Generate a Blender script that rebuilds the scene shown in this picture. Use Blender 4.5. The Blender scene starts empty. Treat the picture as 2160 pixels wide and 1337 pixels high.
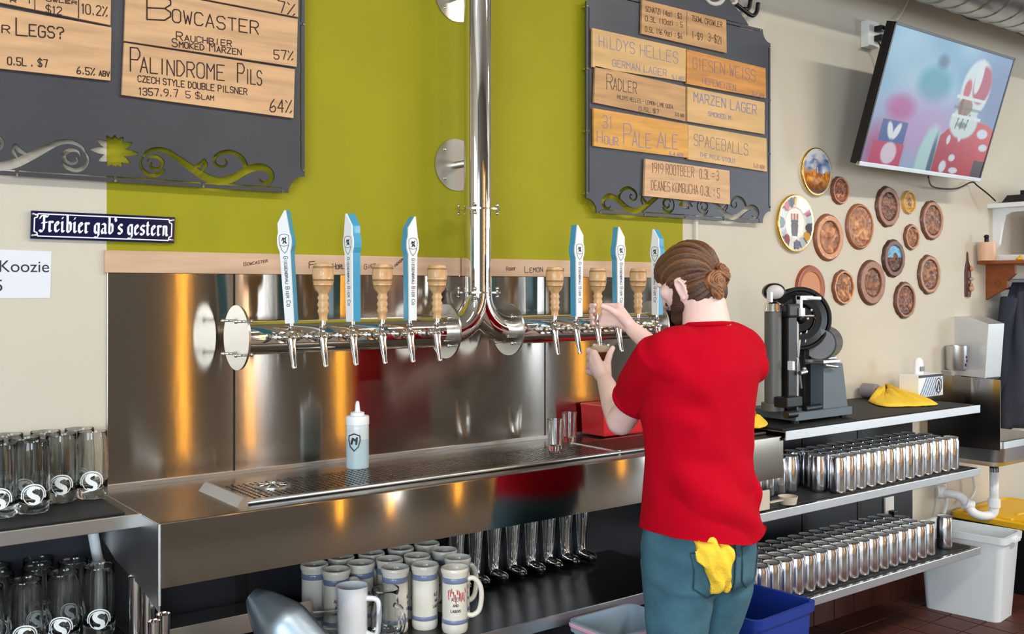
import bpy, bmesh, math, random
from mathutils import Vector, Matrix, noise
import numpy as np
R = math.radians; PI = math.pi
random.seed(7)
SC = bpy.context.scene; C = SC.collection

# ---------------------------------------------------------------- camera, light, exposure
YAW = R(37.4); F = 2130.0; D = 2.8; HZ = 1.52
cam = bpy.data.cameras.new('camera'); camo = bpy.data.objects.new('camera', cam); C.objects.link(camo)
camo.location = (0, -D, HZ); camo.rotation_euler = (R(90), 0, -YAW)
cam.sensor_width = 36; cam.lens = F/2160*36; cam.shift_y = -(668.5-609)/2160; cam.clip_start = .05
SC.camera = camo
w = bpy.data.worlds.new('world'); SC.world = w; w.use_nodes = True
w.node_tree.nodes['Background'].inputs[0].default_value = (.80, .88, 1, 1)
w.node_tree.nodes['Background'].inputs[1].default_value = 1.0
SC.view_settings.view_transform = 'Standard'; SC.view_settings.look = 'None'
SC.view_settings.exposure = -0.22; SC.view_settings.gamma = 1; SC.view_settings.use_curve_mapping = False

CEIL_FILL = [(-.6,-3.0,55), (2.0,-3.3,60), (4.3,-3.1,125), (8.5,-3.0,50)]
def area(name, loc, rot, sx, sy, power, col):
    l = bpy.data.lights.new(name, 'AREA'); l.shape = 'RECTANGLE'; l.size = sx; l.size_y = sy
    l.energy = power; l.color = col
    o = bpy.data.objects.new(name, l); C.objects.link(o); o.location = loc; o.rotation_euler = rot
    return o
RX0, RX1, RY0, RZ1 = -3.2, 13.6, -7.5, 3.7          # room extents
DAY = (.80, .91, 1.0)
FRONT_WIN = [(-2.0, 1.6, 190), (4.40, .34, 18), (7.35, .14, 4), (8.25, .34, 26), (11.9, 2.6, 470)]
for x, sx, e in FRONT_WIN:                           # daylight in the street-side windows
    area('window_daylight', (x, RY0-.02, 1.75), (R(90), 0, 0), sx, 2.1, e, DAY)
area('window_daylight', (RX1+.02, -4.6, 1.8), (R(90), 0, R(90)), 3.4, 2.3, 70, DAY)
area('window_daylight', (RX0-.02, -4.2, 1.8), (R(90), 0, R(-90)), 3.0, 2.2, 270, (.72, .87, 1.0))

for x, y, e in CEIL_FILL:                            # unseen overhead fill added to brighten the upper wall
    area('ceiling_fill_light', (x, y, 3.615), (0, 0, 0), 1.5, .22, e, (1, .955, .88))

# ---------------------------------------------------------------- photo geometry helpers (pixel + depth plane -> world)
def ray(u, v):
    x = u-1080
    return Vector((F*math.sin(YAW)+x*math.cos(YAW), F*math.cos(YAW)-x*math.sin(YAW), 609-v))
def P(u, v, off=0.0):
    r = ray(u, v); t = (D-off)/r.y
    return Vector((r.x*t, -off, HZ+r.z*t))
def HP(u, v, z):
    r = ray(u, v); t = (z-HZ)/r.z
    return Vector((r.x*t, -D+r.y*t, z))

# ---------------------------------------------------------------- materials
def lin(c):
    return tuple(((x/255)/12.92 if x/255 <= .04045 else ((x/255+.055)/1.055)**2.4) for x in c)+(1,)
MATS = {}
def mat(name, col, rough=.5, metal=0, var=0, scale=8, stretch=(1,1,1), bump=0, bscale=60, bstretch=(1,1,1), trans=0, ior=1.45,
        emit=None, estr=1, groove=0, coat=0, aniso=0, tangent=(1,0,0), col2=None, alpha=1, detail=4, spec=.5, vcol=None, sheen=0):
    if name in MATS: return MATS[name]
    m = bpy.data.materials.new(name); m.use_nodes = True; nt = m.node_tree; n = nt.nodes; L = nt.links
    b = n['Principled BSDF']; MATS[name] = m
    b.inputs['Base Color'].default_value = lin(col); b.inputs['Roughness'].default_value = rough
    b.inputs['Metallic'].default_value = metal; b.inputs['IOR'].default_value = ior
    b.inputs['Transmission Weight'].default_value = trans; b.inputs['Coat Weight'].default_value = coat
    b.inputs['Specular IOR Level'].default_value = spec; b.inputs['Alpha'].default_value = alpha
    b.inputs['Sheen Weight'].default_value = sheen
    if emit: b.inputs['Emission Color'].default_value = lin(emit); b.inputs['Emission Strength'].default_value = estr
    tc = n.new('ShaderNodeTexCoord')
    def mapped(st):
        mp = n.new('ShaderNodeMapping'); mp.inputs['Scale'].default_value = st; L.new(tc.outputs['Object'], mp.inputs[0]); return mp
    if var or col2:
        mp = mapped(stretch); nz = n.new('ShaderNodeTexNoise'); nz.inputs['Scale'].default_value = scale; nz.inputs['Detail'].default_value = detail
        L.new(mp.outputs[0], nz.inputs[0])
        mx = n.new('ShaderNodeMix'); mx.data_type = 'RGBA'
        c1 = lin(col); c2 = lin(col2) if col2 else tuple(x*(1-var) for x in c1[:3])+(1,)
        if not col2: c1 = tuple(min(1, x*(1+var*.6)) for x in c1[:3])+(1,)
        mx.inputs[6].default_value = c1; mx.inputs[7].default_value = c2
        rp = n.new('ShaderNodeValToRGB'); rp.color_ramp.elements[0].position = .35; rp.color_ramp.elements[1].position = .65
        L.new(nz.outputs[0], rp.inputs[0]); L.new(rp.outputs[0], mx.inputs[0]); L.new(mx.outputs[2], b.inputs['Base Color'])
    if vcol:
        at = n.new('ShaderNodeVertexColor'); at.layer_name = vcol
        if emit: L.new(at.outputs[0], b.inputs['Emission Color'])
        else: L.new(at.outputs[0], b.inputs['Base Color'])
    if bump:
        mp = mapped(bstretch); nz = n.new('ShaderNodeTexNoise'); nz.inputs['Scale'].default_value = bscale; nz.inputs['Detail'].default_value = 5
        L.new(mp.outputs[0], nz.inputs[0]); bp = n.new('ShaderNodeBump'); bp.inputs['Strength'].default_value = bump; bp.inputs['Distance'].default_value = .01
        L.new(nz.outputs[0], bp.inputs['Height']); L.new(bp.outputs[0], b.inputs['Normal'])
    if groove:      # fine horizontal brush lines
        mp = mapped((2.5, 1, 700)); nz = n.new('ShaderNodeTexNoise'); nz.inputs['Scale'].default_value = 1; nz.inputs['Detail'].default_value = 2
        L.new(mp.outputs[0], nz.inputs[0]); b2 = n.new('ShaderNodeBump'); b2.inputs['Strength'].default_value = groove; b2.inputs['Distance'].default_value = .01
        L.new(nz.outputs[0], b2.inputs['Height'])
        if bump: L.new(bp.outputs[0], b2.inputs['Normal'])
        L.new(b2.outputs[0], b.inputs['Normal'])
    if aniso:
        b.inputs['Anisotropic'].default_value = aniso
        cx = n.new('ShaderNodeCombineXYZ')
        for i in range(3): cx.inputs[i].default_value = tangent[i]
        L.new(cx.outputs[0], b.inputs['Tangent'])
    return m
beige = mat('wall_beige', (208,200,184), .85, var=.03, scale=2, bump=.05, bscale=120)
green = mat('wall_green', (156,150,4), .75, var=.05, scale=3, bump=.05, bscale=120)
darkwall = mat('wall_grey', (118,112,104), .85)
M_ceil = mat('ceiling_paint', (176,168,156), .9)
M_panel = mat('black_panel', (40,44,52), .45, var=.1, scale=5)
M_tile = mat('quarry_tile', (80,40,30), .5, var=.25, scale=6, bump=.08, bscale=30)
M_grout = mat('floor_grout', (40,24,20), .8)
steel = mat('brushed_steel', (172,165,156), .135, 1, var=.06, scale=3, stretch=(1,1,.4), aniso=1, tangent=(0,0,1), bump=.045, bscale=1.2, bstretch=(2.4,1,.6))
steel_top = mat('steel_top', (150,142,132), .26, 1, var=.08, scale=6, bump=.05, bscale=12, bstretch=(.4,3,1))
steel_edge = mat('steel_edge', (205,205,205), .34, 1, bump=.04, bscale=30)
steel_plate = mat('steel_plate', (190,184,176), .28, 1, bump=.04, bscale=40)
chrome = mat('chrome', (232,230,228), .05, 1)
chrome2 = mat('chrome_soft', (225,222,218), .13, 1)
can_m = mat('can_aluminium', (222,224,230), .16, 1)
can_in = mat('can_inside', (214,214,212), .5, .6)
M_mat = mat('black_mat', (20,21,24), .55, bump=.3, bscale=300)
M_black = mat('black_plastic', (14,14,16), .4)
M_blackg = mat('black_gloss', (10,10,12), .30)
M_slate = mat('slate_paint', (92,104,112), .5, bump=.05, bscale=80)
M_board = mat('board_metal', (72,73,79), .42, .35, var=.12, scale=4, bump=.03, bscale=80)
M_wood = mat('placard_wood', (212,168,124), .5, var=.16, scale=5, stretch=(1,1,9), bump=.04, bscale=20, bstretch=(1,1,12))
M_wood2 = mat('placard_orange', (206,140,62), .45, var=.2, scale=5, stretch=(1,1,9))
M_wood3 = mat('placard_honey', (214,172,112), .5, var=.14, scale=4, stretch=(1,1,7))
M_wood4 = mat('placard_tan', (196,150,100), .5, var=.2, scale=4, stretch=(1,1,9))
M_strip = mat('strip_wood', (212,176,146), .5, var=.12, scale=3, stretch=(1,1,14), bump=.05, bscale=10, bstretch=(1,1,30))
M_tap = mat('turned_wood', (216,170,118), .38, var=.16, scale=14, stretch=(6,6,1), coat=.3)
M_ink = mat('ink_dark', (52,28,26), .7)
M_blue = mat('ink_blue', (132,130,176), .7)
M_grey = mat('ink_grey', (70,66,70), .7)
M_pale = mat('ink_purple', (150,120,130), .7)
M_white = mat('white_plastic', (236,238,240), .35)
M_bluep = mat('handle_blue', (70,160,200), .35, coat=.2)
glass = mat('clear_glass', (250,253,253), .015, trans=1, ior=1.47)
M_etch = mat('etched_white', (232,236,236), .5)
M_ceram = mat('stein_ceramic', (236,230,216), .25, coat=.4, var=.05, scale=12)
M_band = mat('stein_band', (126,136,168), .3, coat=.3)
M_mug = mat('mug_white', (246,248,252), .15, coat=.5)
M_red = mat('shirt_red', (182,0,28), .95, bump=.12, bscale=400, spec=.15)
M_jean = mat('jeans', (66,108,124), .9, var=.22, scale=9, bump=.25, bscale=220)
M_skin = mat('skin', (246,208,198), .5, var=.05, scale=14)
M_hair = mat('hair', (92,60,42), .45, vcol='Col', bump=.3, bscale=180, bstretch=(1,.25,1))
M_beard = mat('beard', (84,52,40), .75, bump=.9, bscale=260)
M_yel = mat('yellow_cloth', (248,206,60), .9, bump=.35, bscale=160)
M_sock = mat('outlet_white', (238,236,232), .4)
M_paper = mat('paper', (226,228,236), .7)
M_navy = mat('enamel_navy', (14,18,62), .12, coat=.8)
M_enw = mat('enamel_white', (240,242,248), .2)
M_gold = mat('gold_rim', (214,172,80), .2, 1)
M_carve = mat('carved_brown', (138,88,56), .5, vcol='Col', coat=.15)
M_paint = mat('painted_ceramic', (255,255,255), .12, vcol='Col', coat=.6)
M_yelbin = mat('yellow_lid', (232,180,30), .5)
M_bluebin = mat('blue_bin', (24,52,140), .4)
M_greybin = mat('grey_bin', (150,166,180), .45)
M_whbin = mat('white_bin', (222,228,230), .35)
M_redp = mat('red_plastic', (214,20,30), .25)
M_pvc = mat('pvc_white', (232,234,236), .3)
M_coat = mat('navy_fabric', (44,48,62), .9, bump=.2, bscale=200)
M_piping = mat('grey_piping', (170,172,176), .7)
M_brownw = mat('brown_wood', (150,82,42), .4, var=.2, scale=6, stretch=(1,1,5))
M_palew = mat('pale_wood', (224,182,150), .45, var=.1, scale=8)
M_duct = mat('galvanised', (188,192,196), .3, 1, var=.15, scale=9, bump=.03, bscale=20)

# ---------------------------------------------------------------- mesh helpers
def nb(): return bmesh.new()
def obj(name, bm, m, parent=None, smooth=False, ang=None, world=True):
    if isinstance(bm, bmesh.types.BMesh):
        bmesh.ops.recalc_face_normals(bm, faces=bm.faces)
        me = bpy.data.meshes.new(name); bm.to_mesh(me); bm.free()
    else: me = bm
    if m is not None:
        for q in (m if isinstance(m, (list, tuple)) else [m]): me.materials.append(q)
    if smooth:
        for p in me.polygons: p.use_smooth = True
        if ang:
            me.set_sharp_from_angle(angle=R(ang))
    o = bpy.data.objects.new(name, me); C.objects.link(o)
    if parent is not None:
        o.parent = parent
        if world: o.matrix_parent_inverse = WM(parent).inverted()
    return o
def WM(o):
    m = o.matrix_basis.copy()
    if o.parent is not None: m = WM(o.parent) @ o.matrix_parent_inverse @ m
    return m
def tag(o, label=None, cat=None, group=None, kind=None):
    if label: o['label'] = label
    if cat: o['category'] = cat
    if group: o['group'] = group
    if kind: o['kind'] = kind
    return o
def thing(name, label, cat, loc=(0,0,0), rotz=0, group=None):
    o = bpy.data.objects.new(name, None); C.objects.link(o); o.location = loc; o.rotation_euler = (0,0,rotz); o.empty_display_size = .05
    return tag(o, label, cat, group)
def struct(name, bm, m, parent=None, smooth=False):
    o = obj(name, bm, m, parent, smooth)
    if parent is None: o['kind'] = 'structure'
    return o
def dup(root, loc, rotz=None, label=None, group=None, scale=None):
    def rec(o, par):
        c = o.copy(); C.objects.link(c); c.parent = par
        for ch in o.children: rec(ch, c)
        return c
    r = rec(root, None); r.location = loc
    if rotz is not None: r.rotation_euler = (0,0,rotz)
    if scale: r.scale = scale
    if label: r['label'] = label
    if group: r['group'] = group
    return r
def box(bm, c, s, bev=0, mtx=None, mi=0):
    r = bmesh.ops.create_cube(bm, size=1); vs = r['verts']
    for v in vs: v.co = Vector((v.co.x*s[0], v.co.y*s[1], v.co.z*s[2]))+Vector(c)
    if bev:
        es = {e for v in vs for e in v.link_edges}
        rr = bmesh.ops.bevel(bm, geom=list(es), offset=bev, segments=2, affect='EDGES', profile=.6)
        vs = [v for v in rr['verts']]+[v for v in vs if v.is_valid]
        vs = list({v for v in vs if v.is_valid})
    if mtx is not None:
        for v in vs: v.co = mtx @ v.co
    if mi:
        for f in {f for v in vs for f in v.link_faces}: f.material_index = mi
    return vs
def box2(bm, a, b, bev=0, mi=0):
    return box(bm, [(a[i]+b[i])/2 for i in range(3)], [abs(b[i]-a[i]) for i in range(3)], bev, None, mi)
def lathe(bm, prof, seg=32, mtx=None, mi=0, close=False):
    """prof: (r,z) list; rings closed with caps where r==0"""
    rings = []
    for r, z in prof:
        if r < 1e-6: rings.append([bm.verts.new((0,0,z))])
        else: rings.append([bm.verts.new((r*math.cos(2*PI*k/seg), r*math.sin(2*PI*k/seg), z)) for k in range(seg)])
    fs = []
    pairs = list(zip(rings[:-1], rings[1:]))
    if close: pairs.append((rings[-1], rings[0]))
    for a, b in pairs:
        if len(a) == 1 and len(b) == 1: continue
        for k in range(seg):
            k2 = (k+1) % seg
            if len(a) == 1: fs.append(bm.faces.new((a[0], b[k], b[k2])))
            elif len(b) == 1: fs.append(bm.faces.new((a[k], b[0], a[k2])))
            else: fs.append(bm.faces.new((a[k], b[k], b[k2], a[k2])))
    for f in fs: f.material_index = mi
    vs = [v for r in rings for v in r]
    if mtx is not None:
        for v in vs: v.co = mtx @ v.co
    return vs
def frame_from(d, up=Vector((0,0,1))):
    d = Vector(d).normalized()
    if abs(d.dot(up)) > .95: up = Vector((0,1,0))
    x = up.cross(d).normalized(); y = d.cross(x)
    return Matrix((x, y, d)).transposed().to_4x4()
def cyl(bm, a, b, r, r2=None, seg=20, mi=0):
    a = Vector(a); b = Vector(b); d = b-a; L = d.length
    return lathe(bm, [(0,0),(r,0),(r if r2 is None else r2, L),(0,L)], seg, Matrix.Translation(a) @ frame_from(d), mi)
def ball(bm, c, r, seg=12, mi=0, sc=(1,1,1), mtx=None):
    m = Matrix.Translation(Vector(c)) @ (mtx if mtx is not None else Matrix()) @ Matrix.Diagonal((r*sc[0], r*sc[1], r*sc[2], 1))
    n = max(4, seg//2)
    return lathe(bm, [(math.sin(PI*k/n) if 0 < k < n else 0, -math.cos(PI*k/n)) for k in range(n+1)], seg, m, mi)
def tube(bm, pts, r, seg=10, mi=0, rad=None, cap=True):
    pts = [Vector(p) for p in pts]; rings = []; N = len(pts)
    prev = None
    for i, p in enumerate(pts):
        d = (pts[min(i+1, N-1)]-pts[max(i-1, 0)]).normalized()
        if prev is None:
            up = Vector((0,0,1)) if abs(d.z) < .9 else Vector((1,0,0))
            x = up.cross(d).normalized()
        else:
            x = (prev - d*prev.dot(d)).normalized()
        y = d.cross(x); prev = x
        rr = rad[i] if rad else r
        rings.append([bm.verts.new(p + x*rr*math.cos(2*PI*k/seg) + y*rr*math.sin(2*PI*k/seg)) for k in range(seg)])
    for a, b in zip(rings[:-1], rings[1:]):
        for k in range(seg):
            f = bm.faces.new((a[k], b[k], b[(k+1)%seg], a[(k+1)%seg])); f.material_index = mi
    if cap:
        for rg in (rings[0], rings[-1]):
            f = bm.faces.new(rg); f.material_index = mi
    return rings
def spline(pts, n=8):
    pts = [Vector(p) for p in pts]; out = []
    P_ = [pts[0]]+pts+[pts[-1]]
    for i in range(1, len(P_)-2):
        for k in range(n):
            t = k/n; a, b, c, d = P_[i-1], P_[i], P_[i+1], P_[i+2]
            out.append(.5*((2*b)+(c-a)*t+(2*a-5*b+4*c-d)*t*t+(3*b-a-3*c+d)*t**3))
    out.append(pts[-1]); return out
def prism(bm, pts, d, mi=0):
    """extrude polygon pts (3D) along vector d"""
    a = [bm.verts.new(p) for p in pts]; b = [bm.verts.new(Vector(p)+Vector(d)) for p in pts]
    n = len(a); fs = [bm.faces.new(a), bm.faces.new(list(reversed(b)))]
    for k in range(n): fs.append(bm.faces.new((a[k], a[(k+1)%n], b[(k+1)%n], b[k])))
    for f in fs: f.material_index = mi
    return a+b
def paint(me, fn):
    """vertex colours from fn(co)->sRGB 0..255"""
    ca = me.color_attributes.new('Col', 'FLOAT_COLOR', 'POINT')
    for i, v in enumerate(me.vertices): ca.data[i].color = lin(fn(v.co))

# ---------------------------------------------------------------- lettering (marker strokes and broad-nib strokes)
G = {'A':'00 26 40|12 32','B':'00 06 36 45 44 33 03|33 42 41 30 00','C':'45 36 16 05 01 10 30 41','D':'00 06 26 44 42 20 00','E':'40 00 06 46|03 33',
'F':'00 06 46|03 33','G':'45 36 16 05 01 10 30 41 43 23','H':'00 06|03 43|40 46','I':'20 26','J':'01 10 20 31 36','K':'00 06|46 03 40','L':'06 00 40',
'M':'00 06 23 46 40','N':'00 06 40 46','O':'10 01 05 16 36 45 41 30 10','P':'00 06 36 45 44 33 03','Q':'10 01 05 16 36 45 41 30 10|22 40',
'R':'00 06 36 45 44 33 03|23 40','S':'01 10 30 41 42 33 13 04 05 16 36 45','T':'06 46|26 20','U':'06 01 10 30 41 46','V':'06 20 46','W':'06 10 24 30 46',
'X':'00 46|06 40','Y':'06 23 46|23 20','Z':'06 46 00 40','0':'10 01 05 16 36 45 41 30 10','1':'15 26 20','2':'05 16 36 45 44 00 40',
'3':'05 16 36 45 44 33 42 41 30 10 01|13 33','4':'30 36 02 42','5':'46 06 03 33 42 41 30 10 01','6':'36 14 01 10 30 41 42 33 12','7':'06 46 20',
'8':'13 04 05 16 36 45 44 33 13 02 01 10 30 41 42 33','9':'20 42 45 36 16 05 04 13 43','%':'00 46|06 15|41 30','$':'01 10 30 41 42 33 13 04 05 16 36 45|27 20',
'.':'20 21',':':'21 22|24 25','=':'02 42|04 44','-':'13 33','?':'05 16 36 45 44 23 22|20 21',"'":'26 24','/':'00 46','|':'20 27','(':'36 24 22 30',')':'16 24 22 10','+':'13 33|22 24','^':'04 26 44'}
BL = {'F':(4.0,[[(.2,4.9),(.9,6.0),(2.4,6.1),(4.1,5.6),(4.6,6.2)],[(2.4,6.0),(2.4,1.0),(1.4,-.2),(.1,.5)],[(1.3,3.3),(3.9,3.5)]]),
'r':(2.9,[[(.4,3.6),(1,4),(1,.5),(1.5,0),(2,.5)],[(1,3.2),(2,4),(2.8,3.5)]]),
'e':(3,[[(2.8,1),(1.6,0),(.7,.8),(.7,3.2),(1.7,4),(2.5,3.2),(.8,2)]]),
'i':(2.4,[[(.4,3.5),(1,4),(1,.6),(1.6,0),(2.1,.6)],[(.9,5.2),(1.3,5.7)]]),
'b':(3.4,[[(.5,6.2),(1,6.6),(1,.6),(1.8,0),(2.8,.8),(2.8,3.2),(2,4),(1,3.3)]]),
'g':(3.5,[[(2.8,4),(2.8,-.8),(1.8,-1.8),(.5,-1.4)],[(2.8,3.4),(1.7,4),(.7,3.2),(.7,.8),(1.6,0),(2.8,.9)]]),
'a':(3.5,[[(.7,3.5),(1.6,4),(2.6,3.4),(2.6,.6),(3.2,0)],[(2.6,2.3),(1.2,2),(.6,1.2),(1.2,0),(2.6,.7)]]),
"'":(1.4,[[(.4,6.3),(1,5)]]),
's':(3.1,[[(2.7,3.4),(1.7,4),(.7,3.2),(.9,2.4),(2.4,1.7),(2.6,.7),(1.6,0),(.5,.6)]]),
't':(2.6,[[(1.1,5.3),(1.1,.7),(1.7,0),(2.4,.6)],[(.3,3.9),(2.1,3.9)]]),
'n':(3.6,[[(.4,3.6),(1,4),(1,.2)],[(1,3.3),(2,4),(2.7,3.4),(2.7,.6),(3.3,0)]])}
def glyph(ch):
    s = G.get(ch.upper())
    if not s: return []
    return [[(int(p[0]), int(p[1])) for p in st.split()] for st in s.split('|')]
def layout(text):
    """strokes in unit box: x 0..1 over the text's length, y in cap heights"""
    x = 0; out = []
    for ch in text:
        if ch == ' ': x += 3.2; continue
        sc = .72 if ch.islower() else 1
        wd = 2.2 if ch in "I1.:'|" else 4
        ox = (-1 if ch in "I.:'|" else -.6 if ch == '1' else 0)
        for st in glyph(ch):
            j = random.uniform(-.12, .12)
            out.append([(x+(a+ox)*sc, (b+j)/6*sc) for a, b in st])
        x += (wd+1.5)*sc
    x = max(x-1.5, 1)
    return [[(a/x, b) for a, b in st] for st in out]
SEQ = [0]
def lift(n):
    SEQ[0] = (SEQ[0]+1) % 40; return n*(SEQ[0]*5e-6)
def seg_quads(bm, pts, w, th):
    """flat rounded ribbons along 3D pts in the plane whose normal is th"""
    n = Vector(th).normalized()
    for a, b in zip(pts[:-1], pts[1:]):
        d = b-a
        if d.length < 1e-6: continue
        d.normalize(); s = n.cross(d)*w/2; e = d*w*.35
        k_ = lift(n); a = a+k_; b = b+k_
        vs = [bm.verts.new(q) for q in (a-s-e*.2, a-s*.5-e*1.2, a+s*.5-e*1.2, a+s-e*.2, b+s+e*.2, b+s*.5+e*1.2, b-s*.5+e*1.2, b-s+e*.2)]
        bm.faces.new(vs)
def write(text, p0, p1, h, m, parent, off, w=1.6, bm=None, n=(0,-1,0)):
    """text between pixel p0 and p1 (baseline) with cap height h px, on the plane `off` in front of the wall"""
    own = bm is None
    if own: bm = nb()
    p0 = Vector(p0+(0,)); p1 = Vector(p1+(0,))
    for st in layout(text):
        pts = []
        for a, b in st:
            q = p0.lerp(p1, a); pts.append(P(q.x, q.y-b*h, off))
        seg_quads(bm, pts, w*.00135, n)
    if own: return obj('lettering', bm, m, parent)
def nib(bm, pts, w, ax, th):
    """broad nib sweep: ax = nib direction vector of length w"""
    for a, b in zip(pts[:-1], pts[1:]):
        k_ = lift(Vector(th)); a = a+k_; b = b+k_
        q = [a-ax/2, a+ax/2, b+ax/2, b-ax/2]
        try: bm.faces.new([bm.verts.new(x) for x in q])
        except ValueError: pass
    seg_quads(bm, pts, w*.42, th)

def split_islands(o, newname=None, gap=.0015):
    """give every separate piece of a part its own object"""
    me = o.data; n = len(me.vertices); par = list(range(n))
    def f(i):
        while par[i] != i: par[i] = par[par[i]]; i = par[i]
        return i
    for e in me.edges: par[f(e.vertices[0])] = f(e.vertices[1])
    isl = {}
    for i in range(n): isl.setdefault(f(i), []).append(i)
    bb = []
    for k, v in isl.items():
        c = [me.vertices[i].co for i in v]; bb.append([set([k]), [min(x[j] for x in c)-gap for j in range(3)], [max(x[j] for x in c)+gap for j in range(3)]])
    ch = True
    while ch:
        ch = False
        for i in range(len(bb)):
            for j in range(i+1, len(bb)):
                if all(bb[i][1][q] <= bb[j][2][q] and bb[j][1][q] <= bb[i][2][q] for q in range(3)):
                    bb[i][0] |= bb[j][0]; bb[i][1] = [min(bb[i][1][q], bb[j][1][q]) for q in range(3)]; bb[i][2] = [max(bb[i][2][q], bb[j][2][q]) for q in range(3)]
                    del bb[j]; ch = True; break
            if ch: break
    nm = newname or o.name.split('.')[0]; out = []
    if len(bb) == 1: o.name = nm; return [o]
    for ks, _, _ in bb:
        bm = bmesh.new(); bm.from_mesh(me); bm.verts.ensure_lookup_table()
        bmesh.ops.delete(bm, geom=[bm.verts[i] for i in range(n) if f(i) not in ks], context='VERTS')
        m2 = bpy.data.meshes.new(nm); bm.to_mesh(m2); bm.free()
        for q in me.materials: m2.materials.append(q)
        c = bpy.data.objects.new(nm, m2); C.objects.link(c); c.parent = o.parent; c.matrix_parent_inverse = o.matrix_parent_inverse; out.append(c)
        for kid in list(o.children): pass
    bpy.data.objects.remove(o); return out
# ================================================================ THE ROOM
GX0, GX1, GZ = .778, 3.002, 1.623       # green paint field above the taps
bm = nb()
def wq(x0, x1, z0, z1, mi=0):
    f = bm.faces.new([bm.verts.new(p) for p in ((x0,0,z0),(x1,0,z0),(x1,0,z1),(x0,0,z1))]); f.material_index = mi
wq(RX0, GX0, 0, RZ1); wq(GX0, GX1, 0, GZ); wq(GX0, GX1, GZ, RZ1, 1); wq(GX1, RX1, 0, RZ1)
bmesh.ops.remove_doubles(bm, verts=bm.verts, dist=1e-5)
wall_back = struct('wall_back', bm, [beige, green])
# black washable sheets on the lower wall behind the shelves
xs = [-1.2, .0, 1.15, 2.3, 3.35, 3.78, 4.2, 4.66]
for a, b in zip(xs[:-1], xs[1:]):
    bm = nb(); box2(bm, (a+.006, -.008, .12), (b-.006, 0, .955), .002); o = obj('wall_panel', bm, M_panel, wall_back)
for x in xs[1:-1]:
    bm = nb(); box2(bm, (x-.018, -.011, .12), (x+.018, -.008, .955), .001); obj('panel_joint', bm, mat('joint_dark', (24,26,30), .5), wall_back)
# paint edge moulding raceway behind the right board
bm = nb(); box2(bm, (3.062, -.016, 1.3), (3.078, 0, 2.0), .003); tag(obj('cable_raceway', bm, mat('raceway', (214,206,194), .6)), 'thin beige cable raceway running down the wall below the right menu board', 'raceway')

def wall_with_holes(name, axis, pos, a0, a1, holes, m):
    """flat wall on x or y = pos with rectangular openings (c, width, z0, z1)"""
    bm = nb(); cuts = [a0]
    def q(u0, u1, z0, z1):
        c = [(u0,z0),(u1,z0),(u1,z1),(u0,z1)]
        bm.faces.new([bm.verts.new((a, pos, b) if axis == 'x' else (pos, a, b)) for a, b in c])
    cur = a0
    for c, wd, z0, z1 in sorted(holes):
        q(cur, c-wd/2, 0, RZ1); q(c-wd/2, c+wd/2, 0, z0); q(c-wd/2, c+wd/2, z1, RZ1); cur = c+wd/2
    q(cur, a1, 0, RZ1)
    o = struct(name, bm, m); return o
wf = wall_with_holes('wall_front', 'x', RY0, RX0, RX1, [(x, sx, .7, 2.8) for x, sx, e in FRONT_WIN], darkwall)
wr = wall_with_holes('wall_right', 'y', RX1, RY0, 0, [(-4.6, 3.4, .65, 2.95)], beige)
wl = wall_with_holes('wall_left', 'y', RX0, RY0, 0, [(-4.2, 3.0, .7, 2.9)], beige)
def win(n, wall, axis, pos, c, wd, z0, z1):
    bm = nb(); t = .05
    def b(u0, u1, a, bz):
        if axis == 'x': box2(bm, (u0, pos-.03, a), (u1, pos+.04, bz))
        else: box2(bm, (pos-.04, u0, a), (pos+.04, u1, bz))
    b(c-wd/2, c-wd/2+t, z0, z1); b(c+wd/2-t, c+wd/2, z0, z1); b(c-wd/2, c+wd/2, z0, z0+t); b(c-wd/2, c+wd/2, z1-t, z1)
    k = max(1, round(wd/1.1))
    for i in range(1, k): b(c-wd/2+wd*i/k-.025, c-wd/2+wd*i/k+.025, z0, z1)
    struct('window_%d' % n, bm, M_black)
for i, (x, sx, e) in enumerate(FRONT_WIN): win(i+1, wf, 'x', RY0, x, sx, .7, 2.8)
win(6, wr, 'y', RX1, -4.6, 3.4, .65, 2.95); win(7, wl, 'y', RX0, -4.2, 3.0, .7, 2.9)
bm = nb(); bm.faces.new([bm.verts.new(p) for p in ((RX0,RY0,RZ1),(RX1,RY0,RZ1),(RX1,0,RZ1),(RX0,0,RZ1))]); struct('ceiling', bm, M_ceil)
bm = nb(); bm.faces.new([bm.verts.new(p) for p in ((RX0,RY0,-.002),(RX1,RY0,-.002),(RX1,0,-.002),(RX0,0,-.002))]); floor = struct('floor', bm, M_grout)
# quarry tiles: the part of the floor in view gets single tiles, the rest is joined
me_t = None; far = nb(); far2 = nb()
T = .153
for i in range(int((RX1-RX0)/T)):
    for j in range(int(-RY0/T)):
        x = RX0+T*(i+.5); y = -T*(j+.5)
        if 3.0 < x < 5.6 and y > -1.25:
            if me_t is None:
                bm = nb(); box(bm, (0,0,0), (T-.007, T-.007, .008), .0015); o = obj('tile', bm, M_tile, floor); me_t = o.data
            else: o = obj('tile', me_t, None, floor)
            o.location = (x, y, .0)
        else:
            h_ = T/2-.0035; fb = far if y > -1.7 else far2; fb.faces.new([fb.verts.new(p) for p in ((x-h_,y-h_,.004),(x+h_,y-h_,.004),(x+h_,y+h_,.004),(x-h_,y+h_,.004))])
tag(obj('floor_tiles', far, M_tile, floor), kind='stuff')
tag(obj('floor_tiles', far2, mat('taproom_tile', (112,108,102), .45, var=.1, scale=4), floor), kind='stuff')
bm = nb(); base = None
box2(bm, (RX0, -.008, 0), (RX1, 0, .118))
base = struct('baseboard_back', bm, M_grout)
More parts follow.
